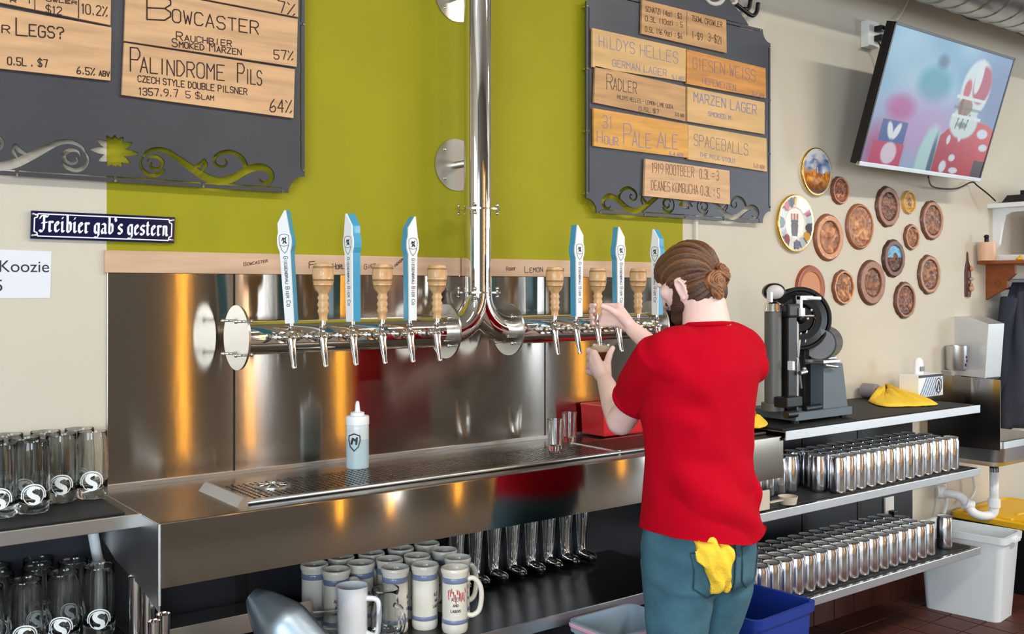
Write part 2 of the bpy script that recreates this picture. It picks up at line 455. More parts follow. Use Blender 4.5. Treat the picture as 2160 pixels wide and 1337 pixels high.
for i in range(int((5.9-RX0)/T)):
    x = RX0+T*(i+.5)
    if x < 2.4: continue
    bm = nb(); box(bm, (x, -.010, .058), (T-.006, .012, .112), .002); obj('tile', bm, M_tile, base)

for x, y, e in CEIL_FILL:
    t = thing('added_ceiling_light', 'long white ceiling light added unseen to brighten the upper wall, %s' % {-.6:'farthest left',2.0:'second from the left',4.3:'second from the right',8.5:'farthest right'}[x], 'added lamp', (x,y,3.66), 0, 'added ceiling lights')
    bm = nb(); box2(bm, (x-.8,y-.14,3.625), (x+.8,y+.14,3.7), .004); obj('fitting_body', bm, M_white, t)
    bm = nb(); box2(bm, (x-.76,y-.11,3.62), (x+.76,y+.11,3.626)); obj('diffuser', bm, mat('diffuser', (240,240,236), .4, emit=(255,246,230), estr=3), t)
# warm light columns added unseen behind the viewer for golden streaks in the steel
for x, y, lb in ((2.38,-4.0,'nearest the left wall'),(2.86,-4.0,'second from the left'),(3.60,-4.05,'third from the left'),(4.08,-4.0,'fourth from the left'),(5.97,-4.0,'farthest right')):
    t = thing('streak_column', 'warm light column added unseen for streaks in the steel, '+lb, 'added lamp', (x, y, 0), 0, 'added light columns for the steel')
    bm = nb(); cyl(bm, (x,y,.30), (x,y,2.4), .011, seg=12); obj('light_tube', bm, mat('tube_warm', (255,190,80), .4, emit=(255,176,52), estr=18), t, True, 40)
    bm = nb(); cyl(bm, (x,y,0), (x,y,.03), .12, seg=24); cyl(bm, (x,y,.03), (x,y,.35), .015, seg=12); obj('base', bm, M_black, t, True, 40)

# ================================================================ STEEL COUNTER WITH THE TAPS
t = thing('steel_backsplash', 'brushed stainless steel backsplash sheets behind the beer taps', 'backsplash', (1.9, 0, .985))
for a, b, tilt in ((.778, 1.128, .0), (1.131, 2.283, .0), (2.286, 3.0, .012)):
    bm = nb(); vs = box2(bm, (a, -.006, .985), (b, -.001, 1.563), .001)
    o = obj('panel', bm, steel, t)
bm = nb(); box2(bm, (1.1265, -.0075, .985), (1.1325, -.005, 1.563)); box2(bm, (2.282, -.0075, .985), (2.287, -.005, 1.563)); obj('joint', bm, mat('dark_joint', (50,46,44), .5, .5), t)

CZ = .985; CX0, CX1, CY = .757, 3.0, -.49
t = thing('steel_bar_counter', 'long stainless steel bar counter with deep front apron under the taps', 'counter', (1.9, -.25, .0))
bm = nb(); box2(bm, (CX0, CY, CZ-.006), (CX1, -.001, CZ), .002); obj('countertop', bm, steel_top, t)
bm = nb(); box2(bm, (CX0, CY-.003, .838), (CX1, CY, CZ-.001), .001); cyl(bm, (CX0, CY+.002, CZ-.002), (CX1, CY+.002, CZ-.002), .005, seg=10); obj('apron', bm, steel, t, True, 30)
bm = nb(); prism(bm, [(CX0-.002, y, z) for y, z in ((-.03,.955),(-.36,.955),(-.36,.983),(CY,.983),(CY,.785),(-.37,.811),(-.16,.834),(-.03,.869))], (.004,0,0)); obj('end_plate', bm, steel_edge, t)
bm = nb(); box2(bm, (CX0, -.012, CZ), (CX1, -.006, CZ+.012), .001); obj('back_lip', bm, steel_edge, t)
bm = nb(); cyl(bm, (CX0, CY, .80), (CX0, CY, .985), .004, seg=8); obj('corner_bead', bm, steel_edge, t)

# drip tray with punched drain holes
TZ = .993; tx0, tx1, ty0, ty1 = .995, 2.99, -.415, -.175
t = thing('drip_tray', 'long perforated stainless steel drip tray let into the bar counter', 'drip tray', (2.0, -.3, CZ))
bm = nb()
box2(bm, (tx0, ty0, CZ), (tx1, ty1, TZ), .0015); obj('tray_deck', bm, steel_top, t)
hole = mat('drain_hole', (30,26,24), .6, .3)
bm = nb()
nx = int((2.26-tx0-.03)/.0165)
for i in range(nx):
    for j in range(12):
        x = tx0+.035+i*.0165; y = ty0+.03+j*.0165+(i%2)*.008
        if (x-1.13)**2+(y+.27)**2 < .05**2 or y > ty1-.012: continue
        bm.faces.new([bm.verts.new((x+.0047*math.cos(PI/3*k), y+.0047*math.sin(PI/3*k), TZ+.0006)) for k in range(6)])
for i in range(44):
    x = 2.275+i*.0162
    if x < tx1-.02: bm.faces.new([bm.verts.new(p) for p in ((x-.0035,ty0+.02,TZ+.0006),(x+.0035,ty0+.02,TZ+.0006),(x+.0035,ty1-.02,TZ+.0006),(x-.0035,ty1-.02,TZ+.0006))])
tag(obj('drain_holes', bm, hole, t), kind='stuff')
bm = nb(); box2(bm, (2.258, ty0, TZ), (2.262, ty1, TZ+.002)); box2(bm, (2.252, ty0-.006, CZ-.01), (2.262, ty0, TZ+.006), .001); obj('seam', bm, steel_edge, t)
bm = nb(); prism(bm, [(tx0-.03, ty1+.005, CZ), (tx0-.012, ty1+.005, CZ+.022), (tx0-.006, ty1+.005, CZ+.022), (tx0, ty1+.005, CZ)], (0, ty0-ty1-.02, 0)); obj('folded_end', bm, steel_edge, t)
bm = nb(); cyl(bm, (tx0, ty0-.004, TZ-.002), (tx1, ty0-.004, TZ-.002), .005, seg=8); obj('front_bead', bm, steel_edge, t, True)
t = thing('glass_rinser', 'round star-shaped glass rinser sunk in the left of the drip tray', 'rinser', (1.13, -.27, TZ))
bm = nb()
lathe(bm, [(.046,0),(.046,.004),(.040,.005),(.040,.001)], 32, Matrix.Translation((1.13,-.27,TZ))); obj('ring', bm, steel_edge, t, True, 30)
bm = nb()
for k in range(8):
    a = k*PI/4; tube(bm, [(1.13,-.27,TZ+.009), (1.13+.038*math.cos(a), -.27+.038*math.sin(a), TZ+.004)], .0026, 6)
ball(bm, (1.13,-.27,TZ+.009), .008); obj('spray_star', bm, chrome2, t, True)

# wooden label strips above the steel
def strip(x0, x1, words, label):
    t = thing('wooden_strip', label, 'wooden strip', ((x0+x1)/2, 0, GZ-.03))
    bm = nb(); box2(bm, (x0, -.012, 1.563), (x1, 0, GZ), .0015); obj('board', bm, M_strip, t)
    for txt, p0, p1, h, w_ in words: write(txt, p0, p1, h, M_ink, t, .0125, w_)
strip(.770, 1.915, [('Bowcaster',(514,561),(564,553),8,1.1),('F',(652,565),(664,564),13,1.6),('Horl?',(702,568),(733,566),12,1.5),('Gies',(768,568),(792,563),10,1.2),('Palindrom',(820,574),(850,550),9,1.0)],
      'pale wooden strip with handwritten tap names left of the chrome pipe')
strip(1.92, 3.0, [('Rogue!',(1068,571),(1092,569),8,1.2),('Lemon',(1107,575),(1144,573),13,1.6),('Hour',(1160,574),(1189,572),8,1.2)],
      'pale wooden strip with handwritten tap names right of the chrome pipe')

# ================================================================ BEER TOWER: pipe, elbows, tubes, flanges
TY, TZZ, TR = -.125, 1.385, .049
PX = 1.905
t = thing('beer_tower', 'chrome beer tower: tall vertical pipe splitting into two horizontal tap tubes', 'beer tower', (PX, TY, TZZ))
bm = nb(); cyl(bm, (PX, TY, 1.508), (PX, TY, RZ1), .0455, seg=48); obj('vertical_pipe', bm, chrome, t, True, 40)
for s, nme in ((-1, 'left'), (1, 'right')):
    pts = [(PX+s*.123*(1-math.cos(a)), TY, 1.508-.123*math.sin(a)) for a in [PI/2*k/14 for k in range(15)]]
    bm = nb(); tube(bm, pts, .0455, 32, cap=False); obj('elbow', bm, chrome, t, True)
for a, b in ((1.095, PX-.123), (PX+.123, 2.70)):
    bm = nb(); cyl(bm, (a, TY, TZZ), (b, TY, TZZ), TR, seg=48); obj('tap_tube', bm, chrome, t, True, 40)
def bolts(bm, c, ax, r, n, ph=PI/4, L=.016):
    c = Vector(c); fr = frame_from(ax)
    for k in range(n):
        a = ph+2*PI*k/n; p = c+(fr @ Vector((r*math.cos(a), r*math.sin(a), 0)).to_4d()).to_3d(); d = Vector(ax)
        cyl(bm, p-d*L, p+d*L, .0035, seg=8); 
        for s in (-1, 1): ball(bm, p+d*(L*s), .0062, 10)
def flange(c, ax, r, n=4, ph=PI/4, th=.005, rb=.8, m=None, L=.016):
    c = Vector(c); d = Vector(ax)
    bm = nb(); cyl(bm, c-d*th/2, c+d*th/2, r, seg=48); o = obj('flange', bm, m or chrome2, t, True, 40)
    bm = nb(); bolts(bm, c, ax, r*rb, n, ph, L); split_islands(obj('bolt', bm, chrome, o, True), 'bolt')
flange((1.090, TY, TZZ), (1,0,0), .090, 4, PI/4, .006, .72, steel_plate, .022)
flange((1.100, TY, TZZ), (1,0,0), .062, 4, PI/4, .004, .6, chrome2, .004)
flange((PX-.125, TY, TZZ), (1,0,0), .086, 4, PI/4, .006, .72, steel_plate, .018)
flange((PX+.125, TY, TZZ), (1,0,0), .086, 4, PI/4, .006, .72, steel_plate, .018)
flange((2.70, TY, TZZ), (1,0,0), .090, 4, PI/4, .006, .72, steel_plate, .022)
flange((PX, TY, 1.508), (0,0,1), .074, 4, PI/4, .005, .86, None, .013)
flange((PX, TY, 1.777), (0,0,1), .074, 4, PI/4, .005, .86, None, .013)
for z in (P(961, 348).z, P(961, -8).z):
    bm = nb(); cyl(bm, (PX, -.005, z), (PX, -.001, z), .0865, seg=48); o = obj('wall_bracket', bm, steel_plate, t, True, 40)
    b2 = nb(); cyl(b2, (PX, -.004, z), (PX, TY, z), .013, seg=16); obj('bracket_arm', b2, chrome2, o, True, 40)
    b2 = nb()
    for k in range(4):
        a = PI/4+k*PI/2; ball(b2, (PX+.068*math.cos(a), -.006, z+.068*math.sin(a)), .0055, 8)
    split_islands(obj('screw', b2, chrome, o, True), 'screw')

# ---------------------------------------------------------------- taps: faucet + handle
TAPX = [1.196+.0945*k for k in range(6)]+[2.13+.0953*k for k in range(6)]
ordn = ['first','second','third','fourth','fifth','sixth','seventh','eighth','ninth','tenth','eleventh','twelfth','thirteenth','fourteenth','fifteenth','sixteenth','seventeenth','eighteenth','nineteenth','twentieth']
def faucet(x, t):
    FY = -.243
    bm = nb(); cyl(bm, (x,-.168,TZZ), (x,FY-.004,TZZ), .0085, seg=16); cyl(bm, (x,-.170,TZZ), (x,-.184,TZZ), .016, seg=20)
    cyl(bm, (x,-.200,TZZ), (x,-.214,TZZ), .0135, seg=8); obj('shank', bm, chrome2, t, True, 35)
    m = Matrix.Translation((x, FY, TZZ)) @ Matrix.Rotation(R(-14), 4, 'X')
    bm = nb(); lathe(bm, [(0,-.084),(.0062,-.084),(.0072,-.078),(.0066,-.070),(.0092,-.045),(.0105,-.02),(.0135,-.008),(.0145,.002),(.012,.012),(.0085,.018),(0,.018)], 20, m); obj('spout', bm, chrome, t, True, 50)
    bm = nb(); lathe(bm, [(0,.0),(.011,0),(.012,.006),(.008,.012),(.0065,.018),(.0095,.022),(.0095,.028),(.0065,.031),(.0062,.042),(0,.042)], 20, Matrix.Translation((x, FY, TZZ+.002))); obj('collar', bm, chrome, t, True, 40)
    bm = nb(); box(bm, (x,-.253,TZZ+.004), (.03,.006,.008), .002); cyl(bm, (x-.02,FY,TZZ+.003), (x+.02,FY,TZZ+.003), .004, seg=10); ball(bm, (x-.02,FY,TZZ+.003), .0055); ball(bm, (x+.02,FY,TZZ+.003), .0055); obj('pivot', bm, chrome, t, True, 40)
def outline():
    # front outline of the blade handle, x half extents by z (asymmetric top)
    r = [(.0135,0),(.0135,.01)]
    return None
def blade(x, t, yaw, flip=1, lean=0):
    """white faced blade handle with a thick blue body; yaw is the heading of its face"""
    # polygon in local (a along face, z)
    pl = [(-.0125,0),(.0125,0),(.0148,.195),(.0165,.200),(.0195,.210),(.0205,.222),(.0195,.236),(.0165,.245),(.0160,.251)]
    top = [(.0160,.276),(.004,.307),(-.003,.307)] if False else [(.0158,.272),(-.0060,.306),(-.0095,.306)]
    left = [(-.0160,.251),(-.0165,.245),(-.0195,.236),(-.0205,.222),(-.0195,.210),(-.0165,.200),(-.0148,.195)]
    pts = [(a*flip, z) for a, z in pl+top+left]
    base = Vector((x, -.246, TZZ+.042))
    M = Matrix.Translation(base) @ Matrix.Rotation(lean, 4, 'Y') @ Matrix.Rotation(yaw, 4, 'Z')
    def L3(a, y, z): return M @ Vector((a, y, z))
    bm = nb(); prism(bm, [L3(a, .017, z) for a, z in pts], L3(0,-.011,0)-L3(0,.017,0)); obj('handle_body', bm, M_bluep, t)
    bm = nb(); prism(bm, [L3(a, -.011, z) for a, z in pts], L3(0,-.016,0)-L3(0,-.011,0)); obj('face_plate', bm, M_white, t)
    nrm = (M.to_3x3() @ Vector((0,-1,0)))
    bm = nb()
    sh = [(-.013,.238),(-.0145,.228),(-.0125,.212),(-.007,.198),(0,.190),(.007,.198),(.0125,.212),(.0145,.228),(.013,.238),(.007,.2415),(0,.2425),(-.007,.2415),(-.013,.238)]
    seg_quads(bm, [L3(a,-.0163,z) for a, z in sh], .0014, nrm)
    seg_quads(bm, [L3(a,-.0163,z) for a, z in ((-.012,.212),(0,.209),(.012,.212))], .0012, nrm)
    for q in ([(-.006,.225),(-.003,.232),(.002,.229),(.006,.233)],[(-.004,.217),(.003,.224),(.006,.217)],[(-.002,.219),(-.001,.229)],[(.003,.218),(.004,.229)]): seg_quads(bm, [L3(a,-.0163,z) for a, z in q], .0028, nrm)
    obj('emblem', bm, M_black, t)
    bm = nb()
    for st in layout('Giesenbrau Bier Co'):
        seg_quads(bm, [L3((b-.36)*.0105, -.0163, .182-a*.135) for a, b in st], .0015, nrm)
    seg_quads(bm, [L3(.0068,-.0163,.182-.50*.135), L3(.0068,-.0163,.182-.505*.135)], .0012, nrm)
    obj('lettering', bm, M_black, t)
def barrel(x, t):
    z0 = TZZ+.046
    prof = [(0,0),(.0125,0),(.0115,.012),(.0135,.02),(.0165,.026),(.0135,.034),(.0130,.036),(.0165,.045),(.0130,.054),(.0130,.056),(.0165,.064),(.0125,.072),(.0145,.078),(.0225,.086),(.0265,.096),(.0275,.0965),(.0262,.0985),(.0290,.110),(.0300,.1115),(.0288,.113),(.0300,.1150),(.0288,.1165),(.0302,.130),(.0296,.145),(.0300,.1465),(.0284,.148),(.0270,.1495),(.0276,.151),(.0262,.157),(.0235,.1605),(0,.1615)]
    bm = nb(); lathe(bm, prof, 32, Matrix.Translation((x, -.246, z0))); obj('barrel_handle', bm, M_tap, t, True, 50)
    bm = nb()
    for r, z in ((.0283,.0980),(.0301,.1125),(.0301,.1160),(.0299,.1472),(.0277,.150)): lathe(bm, [(r-.002,z-.0006),(r+.0002,z-.0006),(r+.0002,z+.0006),(r-.002,z+.0006)], 32, Matrix.Translation((x, -.246, z0)), close=True)
    obj('burnt_rings', bm, mat('burnt_ring', (110,70,40), .6), t)
    bm = nb(); cyl(bm, (x,-.246,TZZ+.036), (x,-.246,z0+.002), .0075, seg=16); obj('ferrule', bm, chrome, t, True, 40)
def camyaw(x):  # heading that turns a face (-y) towards the camera
    return math.atan2(-(0-x), -(-D+.246)*-1) if False else -math.atan2(x, D-.246)
spec = {0:('b', 22, 1, -4), 1:('w',), 2:('b', -12+60, 1, -1), 3:('w',), 4:('b', -30, -1, 0), 5:('w',), 6:('w',), 7:('b', -38, 1, 0), 8:('w',), 9:('b', -36, 1, 0), 10:('w',), 11:('b', 34, -1, 0)}
bl_desc = {0:'leftmost blue and white blade tap handle', 2:'blue and white tap handle between the two leftmost wooden ones', 4:'blue and white tap handle, second left of the chrome pipe',
 7:'first blue and white tap handle right of the chrome pipe', 9:'blue and white tap handle just right of the raised hand', 11:'rightmost blue and white tap handle, beside the man\'s forehead'}
wd_desc = {1:'leftmost wooden barrel tap handle', 3:'wooden barrel tap handle, middle of three left of the pipe', 5:'wooden barrel tap handle nearest the pipe on its left side', 6:'wooden barrel tap handle nearest the pipe on its right side', 8:'wooden barrel tap handle gripped by the man', 10:'rightmost wooden barrel tap handle, in front of the man\'s face'}
for i, x in enumerate(TAPX):
    s = spec[i]
    t = thing('beer_tap', (bl_desc if s[0] == 'b' else wd_desc)[i], 'beer tap', (x, -.2, TZZ), 0, 'beer taps on the tower')
    faucet(x, t)
    if s[0] == 'b': blade(x, t, camyaw(x)+R(-s[1]), {0:-1,2:1,4:-1,7:1,9:1,11:1}[i], R(s[3]))
    else: barrel(x, t)
# ================================================================ MENU BOARDS
BO, BT = .032, .006                      # stand-off of the face, sheet thickness
CXL, CXR = .79, 2.985
def ribbon_poly(pts, wd):
    """closed outline of a tapering stroke, 2D"""
    L, Rr = [], []
    n = len(pts)
    for i, p in enumerate(pts):
        a = Vector(pts[max(i-1,0)]); b = Vector(pts[min(i+1,n-1)]); d = (b-a).normalized(); s = Vector((-d.y, d.x))*wd[i]/2
        L.append(Vector(p)+s); Rr.append(Vector(p)-s)
    return L, Rr
def cutter(strokes, cx, mirror, dz=0, sc=1):
    obs = []
    for px, ws in strokes:
        p3 = [P(u/2.571, v/2.571, BO) for u, v in px]
        pts = [Vector(((p.x-CXL), p.z, 0)) for p in p3]
        sp = spline(pts, 5); n = len(sp)
        wv = [np.interp(i/(n-1)*(len(ws)-1), range(len(ws)), ws)*.00052*sc for i in range(n)]
        bm = nb()
        L, Rr = ribbon_poly([(p.x, p.y) for p in sp], wv)
        def W3(q, y): return (cx+mirror*q.x*1.0, y, q.y+dz)
        y0, y1 = -BO-.02, -BO+.03
        rows = [[bm.verts.new(W3(L[i], y0)), bm.verts.new(W3(Rr[i], y0)), bm.verts.new(W3(Rr[i], y1)), bm.verts.new(W3(L[i], y1))] for i in range(n)]
        for a, b in zip(rows[:-1], rows[1:]):
            for k in range(4): bm.faces.new((a[k], a[(k+1)%4], b[(k+1)%4], b[k]))
        bm.faces.new(rows[0]); bm.faces.new(list(reversed(rows[-1])))
        bmesh.ops.recalc_face_normals(bm, faces=bm.faces)
        obs.append(bm)
    return obs
# scroll motif traced in board space (pixel grid of a detail view, right half of the left board)
MOTIF = [
 ([(778,850),(800,822),(850,808),(905,820),(960,855),(1030,905),(1110,958),(1190,982),(1265,965),(1335,925),(1400,905),(1450,918),(1474,950),(1462,985),(1430,992),(1405,972)], [10,18,22,26,32,40,44,44,44,42,40,38,34,26,16,8]),
 ([(775,850),(762,885),(778,925),(820,950),(868,942),(892,918)], [10,14,18,22,20,10]),
 ([(800,875),(815,850),(850,850),(880,875),(874,905),(845,918),(818,903),(822,880)], [6,14,20,22,20,18,14,8]),
 ([(1330,930),(1330,885),(1300,845),(1245,822),(1190,832),(1162,862),(1172,893),(1205,905),(1228,888),(1220,866),(1203,872)], [30,26,24,22,20,18,16,14,12,10,6]),
 ([(1050,905),(1085,892),(1108,868),(1112,875),(1118,895),(1095,930)], [8,24,18,14,22,8]),
]
def leaf(u, v, ang, L, w):
    a = R(ang); return ([(u, v), (u+L*.35*math.cos(a), v-L*.35*math.sin(a)), (u+L*.7*math.cos(a), v-L*.7*math.sin(a)), (u+L*math.cos(a), v-L*math.sin(a))], [4, w, w*.8, 3])
FLOWER = [leaf(605+dx, 822+dy, a, L, w_) for dx, dy, a, L, w_ in ((6,0,-4,140,40),(10,-8,22,112,40),(6,-14,48,88,40),(0,-18,74,74,36),(10,10,-30,106,40),(8,14,-54,84,40),(0,16,-78,66,34))]
def bool_cut(o, cutters):
    col = bpy.data.collections.new('cut'); C.children.link(col); tmp = []
    for c in cutters:
        mm = bpy.data.meshes.new('c'); c.to_mesh(mm); c.free(); co = bpy.data.objects.new('cut', mm); col.objects.link(co); tmp.append((co, mm))
    md = o.modifiers.new('b', 'BOOLEAN'); md.operation = 'DIFFERENCE'; md.solver = 'EXACT'; md.operand_type = 'COLLECTION'; md.collection = col; md.use_self = True
    dg = bpy.context.evaluated_depsgraph_get(); me = bpy.data.meshes.new_from_object(o.evaluated_get(dg))
    o.modifiers.clear(); o.data = me
    for co, mm in tmp: bpy.data.objects.remove(co); bpy.data.meshes.remove(mm)
    bpy.data.collections.remove(col)
def board(name, label, cx, x0, x1, z0, z1, dz, loc_cut=True):
    t = thing(name, label, 'menu board', (cx, -BO, z0))
    nr = .052
    def corner(px, pz, sx, sz):
        # concave quarter notch
        return [(px+sx*(nr-nr*math.sin(a))*0+ (sx*(nr-nr*0)) if False else px+sx*nr*math.cos(a), pz+sz*nr*math.sin(a)) for a in [PI/2*k/6 for k in range(7)]]
    pts = []
    pts += [(px_, pz_) for px_, pz_ in corner(x0, z0, 1, 1)][::-1] if False else []
    def arc(cxx, czz, a0, a1): return [(cxx+nr*math.cos(a0+(a1-a0)*k/8), czz+nr*math.sin(a0+(a1-a0)*k/8)) for k in range(9)]
    pts = arc(x0, z0, PI/2, 0) + arc(x1, z0, PI, PI/2) + arc(x1, z1, -PI/2, -PI) + arc(x0, z1, 0, -PI/2)
    bm = nb(); prism(bm, [(x, -BO, z) for x, z in pts], (0, BT, 0)); o = obj('sheet', bm, M_board, t)
    cuts = []
    for mir in (1, -1):
        cuts += cutter(MOTIF, cx, mir, dz); cuts += cutter(FLOWER, cx, mir, dz)
    # slot lines that follow the edge
    def slot(a, b):
        c = nb(); box2(c, (min(a[0],b[0])-.002, -BO-.02, min(a[1],b[1])-.002), (max(a[0],b[0])+.002, -BO+.03, max(a[1],b[1])+.002)); cuts.append(c)
    e = .013
    xs = np.linspace(x0+.07, x1-.07, 5)
    for a, b in zip(xs[:-1], xs[1:]):
        slot((a+.006, z0+e), (b-.006, z0+e)); slot((a+.006, z1-e), (b-.006, z1-e))
    zs = np.linspace(z0+.07, z1-.07, 4)
    for a, b in zip(zs[:-1], zs[1:]):
        slot((x0+e, a+.006), (x0+e, b-.006)); slot((x1-e, a+.006), (x1-e, b-.006))
    bool_cut(o, cuts)
    pw = [(x, z) for x in (x0+.004, x1-.004) for z in zs]+[(x, z) for x in xs for z in (z0+.004, z1-.004)]
    for x, z in pw:
        b = nb(); cyl(b, (x,-.002,z), (x,-BO,z), .004, seg=8); ball(b, (x,-BO-.001,z), .0048, 8); obj('standoff', b, chrome2, t, True, 40)
    return t
bl = board('menu_board', 'large dark metal menu board with cut-out scrolls above the enamel sign', CXL, .245, 1.338, 1.803, 3.25, 0)
br = board('menu_board', 'dark metal menu board with cut-out scrolls, right of the chrome pipe', CXR, 2.458, 3.512, 1.800, 2.625, -.008)
# crest with iron curls on top of the right board
bm = nb(); prism(bm, [(x, -BO, z) for x, z in ((2.60,2.628),(3.37,2.628),(3.33,2.66),(3.24,2.72),(3.18,2.80),(3.0,2.86),(2.97,2.86),(2.79,2.80),(2.73,2.72),(2.64,2.66))], (0,BT,0)); crest = obj('crest', bm, M_board, br)
bm = nb()
for s in (1,-1):
    for pts in ([(.30,2.70),(.345,2.685),(.40,2.67),(.43,2.69),(.44,2.73)], [(.30,2.78),(.35,2.80),(.39,2.76),(.38,2.70),(.35,2.69)], [(.24,2.76),(.26,2.86),(.32,2.88),(.35,2.84)]):
        tube(bm, spline([(CXR+s*a, -BO-.004, z) for a, z in pts], 5), .009, 8)
split_islands(obj('iron_curl', bm, M_black, br, True), 'iron_curl')
bm = nb()
for s in (1,-1):
    sp = spline([(CXR+s*a, -BO-.002, z) for a, z in ((.08,2.72),(.14,2.68),(.20,2.69),(.24,2.735),(.285,2.745),(.30,2.71),(.275,2.70))], 6)
    tube(bm, sp, .008, 8, rad=[.004+.008*math.sin(PI*i/(len(sp)-1)) for i in range(len(sp))])
obj('scroll_inlay', bm, mat('scroll_pale', (206,200,190), .5), crest, True)

def placard(label, q, m, lines, ink=M_ink, th=.009, grp='wooden menu placards'):
    """q = four corner pixels TL TR BR BL"""
    off = BO+.002
    p = [P(u, v, off+th) for u, v in q]
    c = sum(p, Vector())/4
    t = thing('wooden_placard', label, 'placard', c, 0, grp)
    bm = nb(); prism(bm, p, (0, th, 0)); obj('slat', bm, m, t)
    for ln_ in lines:
        txt, a_, b_, h, w_ = ln_[:5]; write(txt, a_, b_, h, ln_[5] if len(ln_) > 5 else ink, t, off+th+.0006, w_)
    return t
def ink_groups(lines, ink):
    d = {}
    for ln in lines:
        m = ln[5] if len(ln) > 5 else ink
        d.setdefault(m.name, []).append(ln[:5])
    return d
placard('wooden placard lettered 7%, above the Bowcaster placard', [(268,-150),(630,-66),(629,36),(267,-34)], M_wood, [('7%',(586,25),(622,33),24,2.4)])
placard('wooden placard lettered Bowcaster on the left board', [(266,-30),(628,40),(626,141),(262,86)], M_wood,
  [('B',(310,42),(360,44),50,3),('OWCASTER',(364,46),(545,73),27,2.6),('Rauchbier',(372,84),(487,98),17,2.0),('Smoked Marzen',(363,98),(508,116),17,2.0),('57%',(578,124),(618,127),19,2.2)])
placard('wooden placard lettered Palindrome Pils, lowest on the left board', [(262,90),(622,146),(619,249),(257,200)], M_wood,
  [('P',(275,150),(295,152),50,2.6),('ALINDROME',(296,152),(473,170),32,2.4),('P',(501,174),(515,176),40,2.4),('ILS',(520,176),(552,180),30,2.4),('CZECH STYLE DOUBLE PILSNER',(291,172),(521,200),13,1.9),('1357.9.7',(293,200),(375,204),15,1.9),('5 $lam',(392,206),(450,212),14,1.6),('64%',(569,236),(615,238),26,2.4)])
placard('wooden placard lettered $12 and 10.2%, left column of the left board', [(-258,-180),(235,-45),(233,53),(-258,-48)], M_wood,
  [('r',(22,4),(32,5),10,1.8),('1',(60,6),(63,7),18,1.8),('owler',(98,2),(160,9),9,1.8),('$12',(97,27),(130,31),16,1.8),('10.2%',(172,28),(226,35),20,2.0),('|',(72,24),(75,26),40,1.6),('|',(163,36),(169,38),46,1.8)])
placard('wooden placard lettered Or Legs?, left column of the left board', [(-258,-32),(235,58),(233,170),(-258,116)], M_wood,
  [('Or',(-26,66),(18,70),22,2.2),('L',(34,74),(58,76),36,2.6),('EGS?',(62,76),(134,82),24,2.6),('0.5L . $7',(16,136),(100,142),16,2.0),('6.5% abv',(162,155),(230,162),15,2.0)])
placard('small wooden placard with sizes and prices, uppermost on the right board', [(1355,-1),(1532,42),(1533,112),(1353,71)], M_wood4,
  [('SCHATZI (4oz) : $3',(1362,24),(1438,40),11,1.5),('0.3L (10oz) : 5',(1361,44),(1440,58),11,1.5),('0.5L (16.9oz) : $6',(1361,66),(1439,82),11,1.5),('750mL CROWLER',(1459,43),(1523,58),11,1.6),('|',(1448,74),(1450,76),42,1.4),('1-$9',(1460,80),(1482,86),14,1.6),('3-$21',(1494,86),(1522,94),16,1.6)])
placard('light wooden placard lettered Hildys Helles German Lager', [(1250,59),(1447,103),(1446,172),(1250,141)], M_wood3,
  [('HILDYS HELLES',(1264,98),(1430,134),24,1.9),('GERMAN LAGER',(1292,139),(1406,161),14,1.7),('5.1 ABV',(1418,166),(1444,170),8,1.6)], M_blue)
placard('orange wooden placard lettered Giesen Weiss, right column', [(1449,104),(1615,144),(1616,207),(1449,177)], M_wood2,
  [('GIESEN WEISS',(1462,144),(1594,172),24,2.2),('HEFEWEIZEN',(1482,176),(1552,192),13,1.8),('5.0 ABV',(1588,202),(1612,207),8,1.6)], M_pale)
placard('brownish wooden placard lettered Radler', [(1256,139),(1446,183),(1446,256),(1253,216)], M_wood4,
  [('R',(1280,187),(1292,189),32,2),('ADLER',(1294,189),(1343,198),24,1.9),('HILDYS HELLES + LEMON-LIME SODA',(1302,208),(1420,230),8,1.3),('0.5L $7',(1348,234),(1390,240),9,1.4),('3.0 ABV',(1424,244),(1444,248),7,1.3)], M_grey)
placard('tan wooden placard with faded blue lettering and a dark stained corner', [(1450,183),(1613,216),(1613,283),(1450,256)], M_wood3,
  [('MARZEN LAGER',(1464,214),(1596,242),20,2.8),('SMOKED M.',(1494,244),(1546,254),9,2.0)], M_blue)
placard('golden wooden placard lettered 31 Hour Pale Ale', [(1252,228),(1451,262),(1452,333),(1253,308)], mat('placard_golden', (216,156,66), .45, var=.16, scale=5, stretch=(1,1,9)),
  [('31',(1271,268),(1291,272),26,2),('Hour',(1260,300),(1303,308),24,2),('P',(1316,304),(1332,306),44,2.2),('ALE',(1334,308),(1373,312),30,2.2),('A',(1386,312),(1402,314),34,2.2),('LE',(1404,312),(1430,315),30,2.2),('5.4 ABV',(1412,328),(1442,331),8,1.6)], M_blue)
placard('light wooden placard lettered Spaceballs the milk stout', [(1452,263),(1617,292),(1618,362),(1452,336)], M_wood3,
  [('SPACEBALLS',(1464,306),(1578,328),24,2.0),('THE MILK STOUT',(1476,330),(1552,345),9,1.6,M_blue),('5.0 ABV',(1590,353),(1613,357),8,1.6)], M_pale)
placard('pinkish wooden placard for rootbeer and kombucha, lowest on the right board', [(1362,335),(1539,360),(1540,431),(1359,413)], M_wood,
  [('1919 ROOTBEER',(1375,364),(1464,374),21,1.5),('0.3L = 3',(1476,376),(1516,381),20,1.5),('DEANES KOMBUCHA',(1374,400),(1472,410),20,1.5),('0.3L : 5',(1478,411),(1518,418),20,1.5)], mat('ink_brown', (112,70,58), .7), .010)

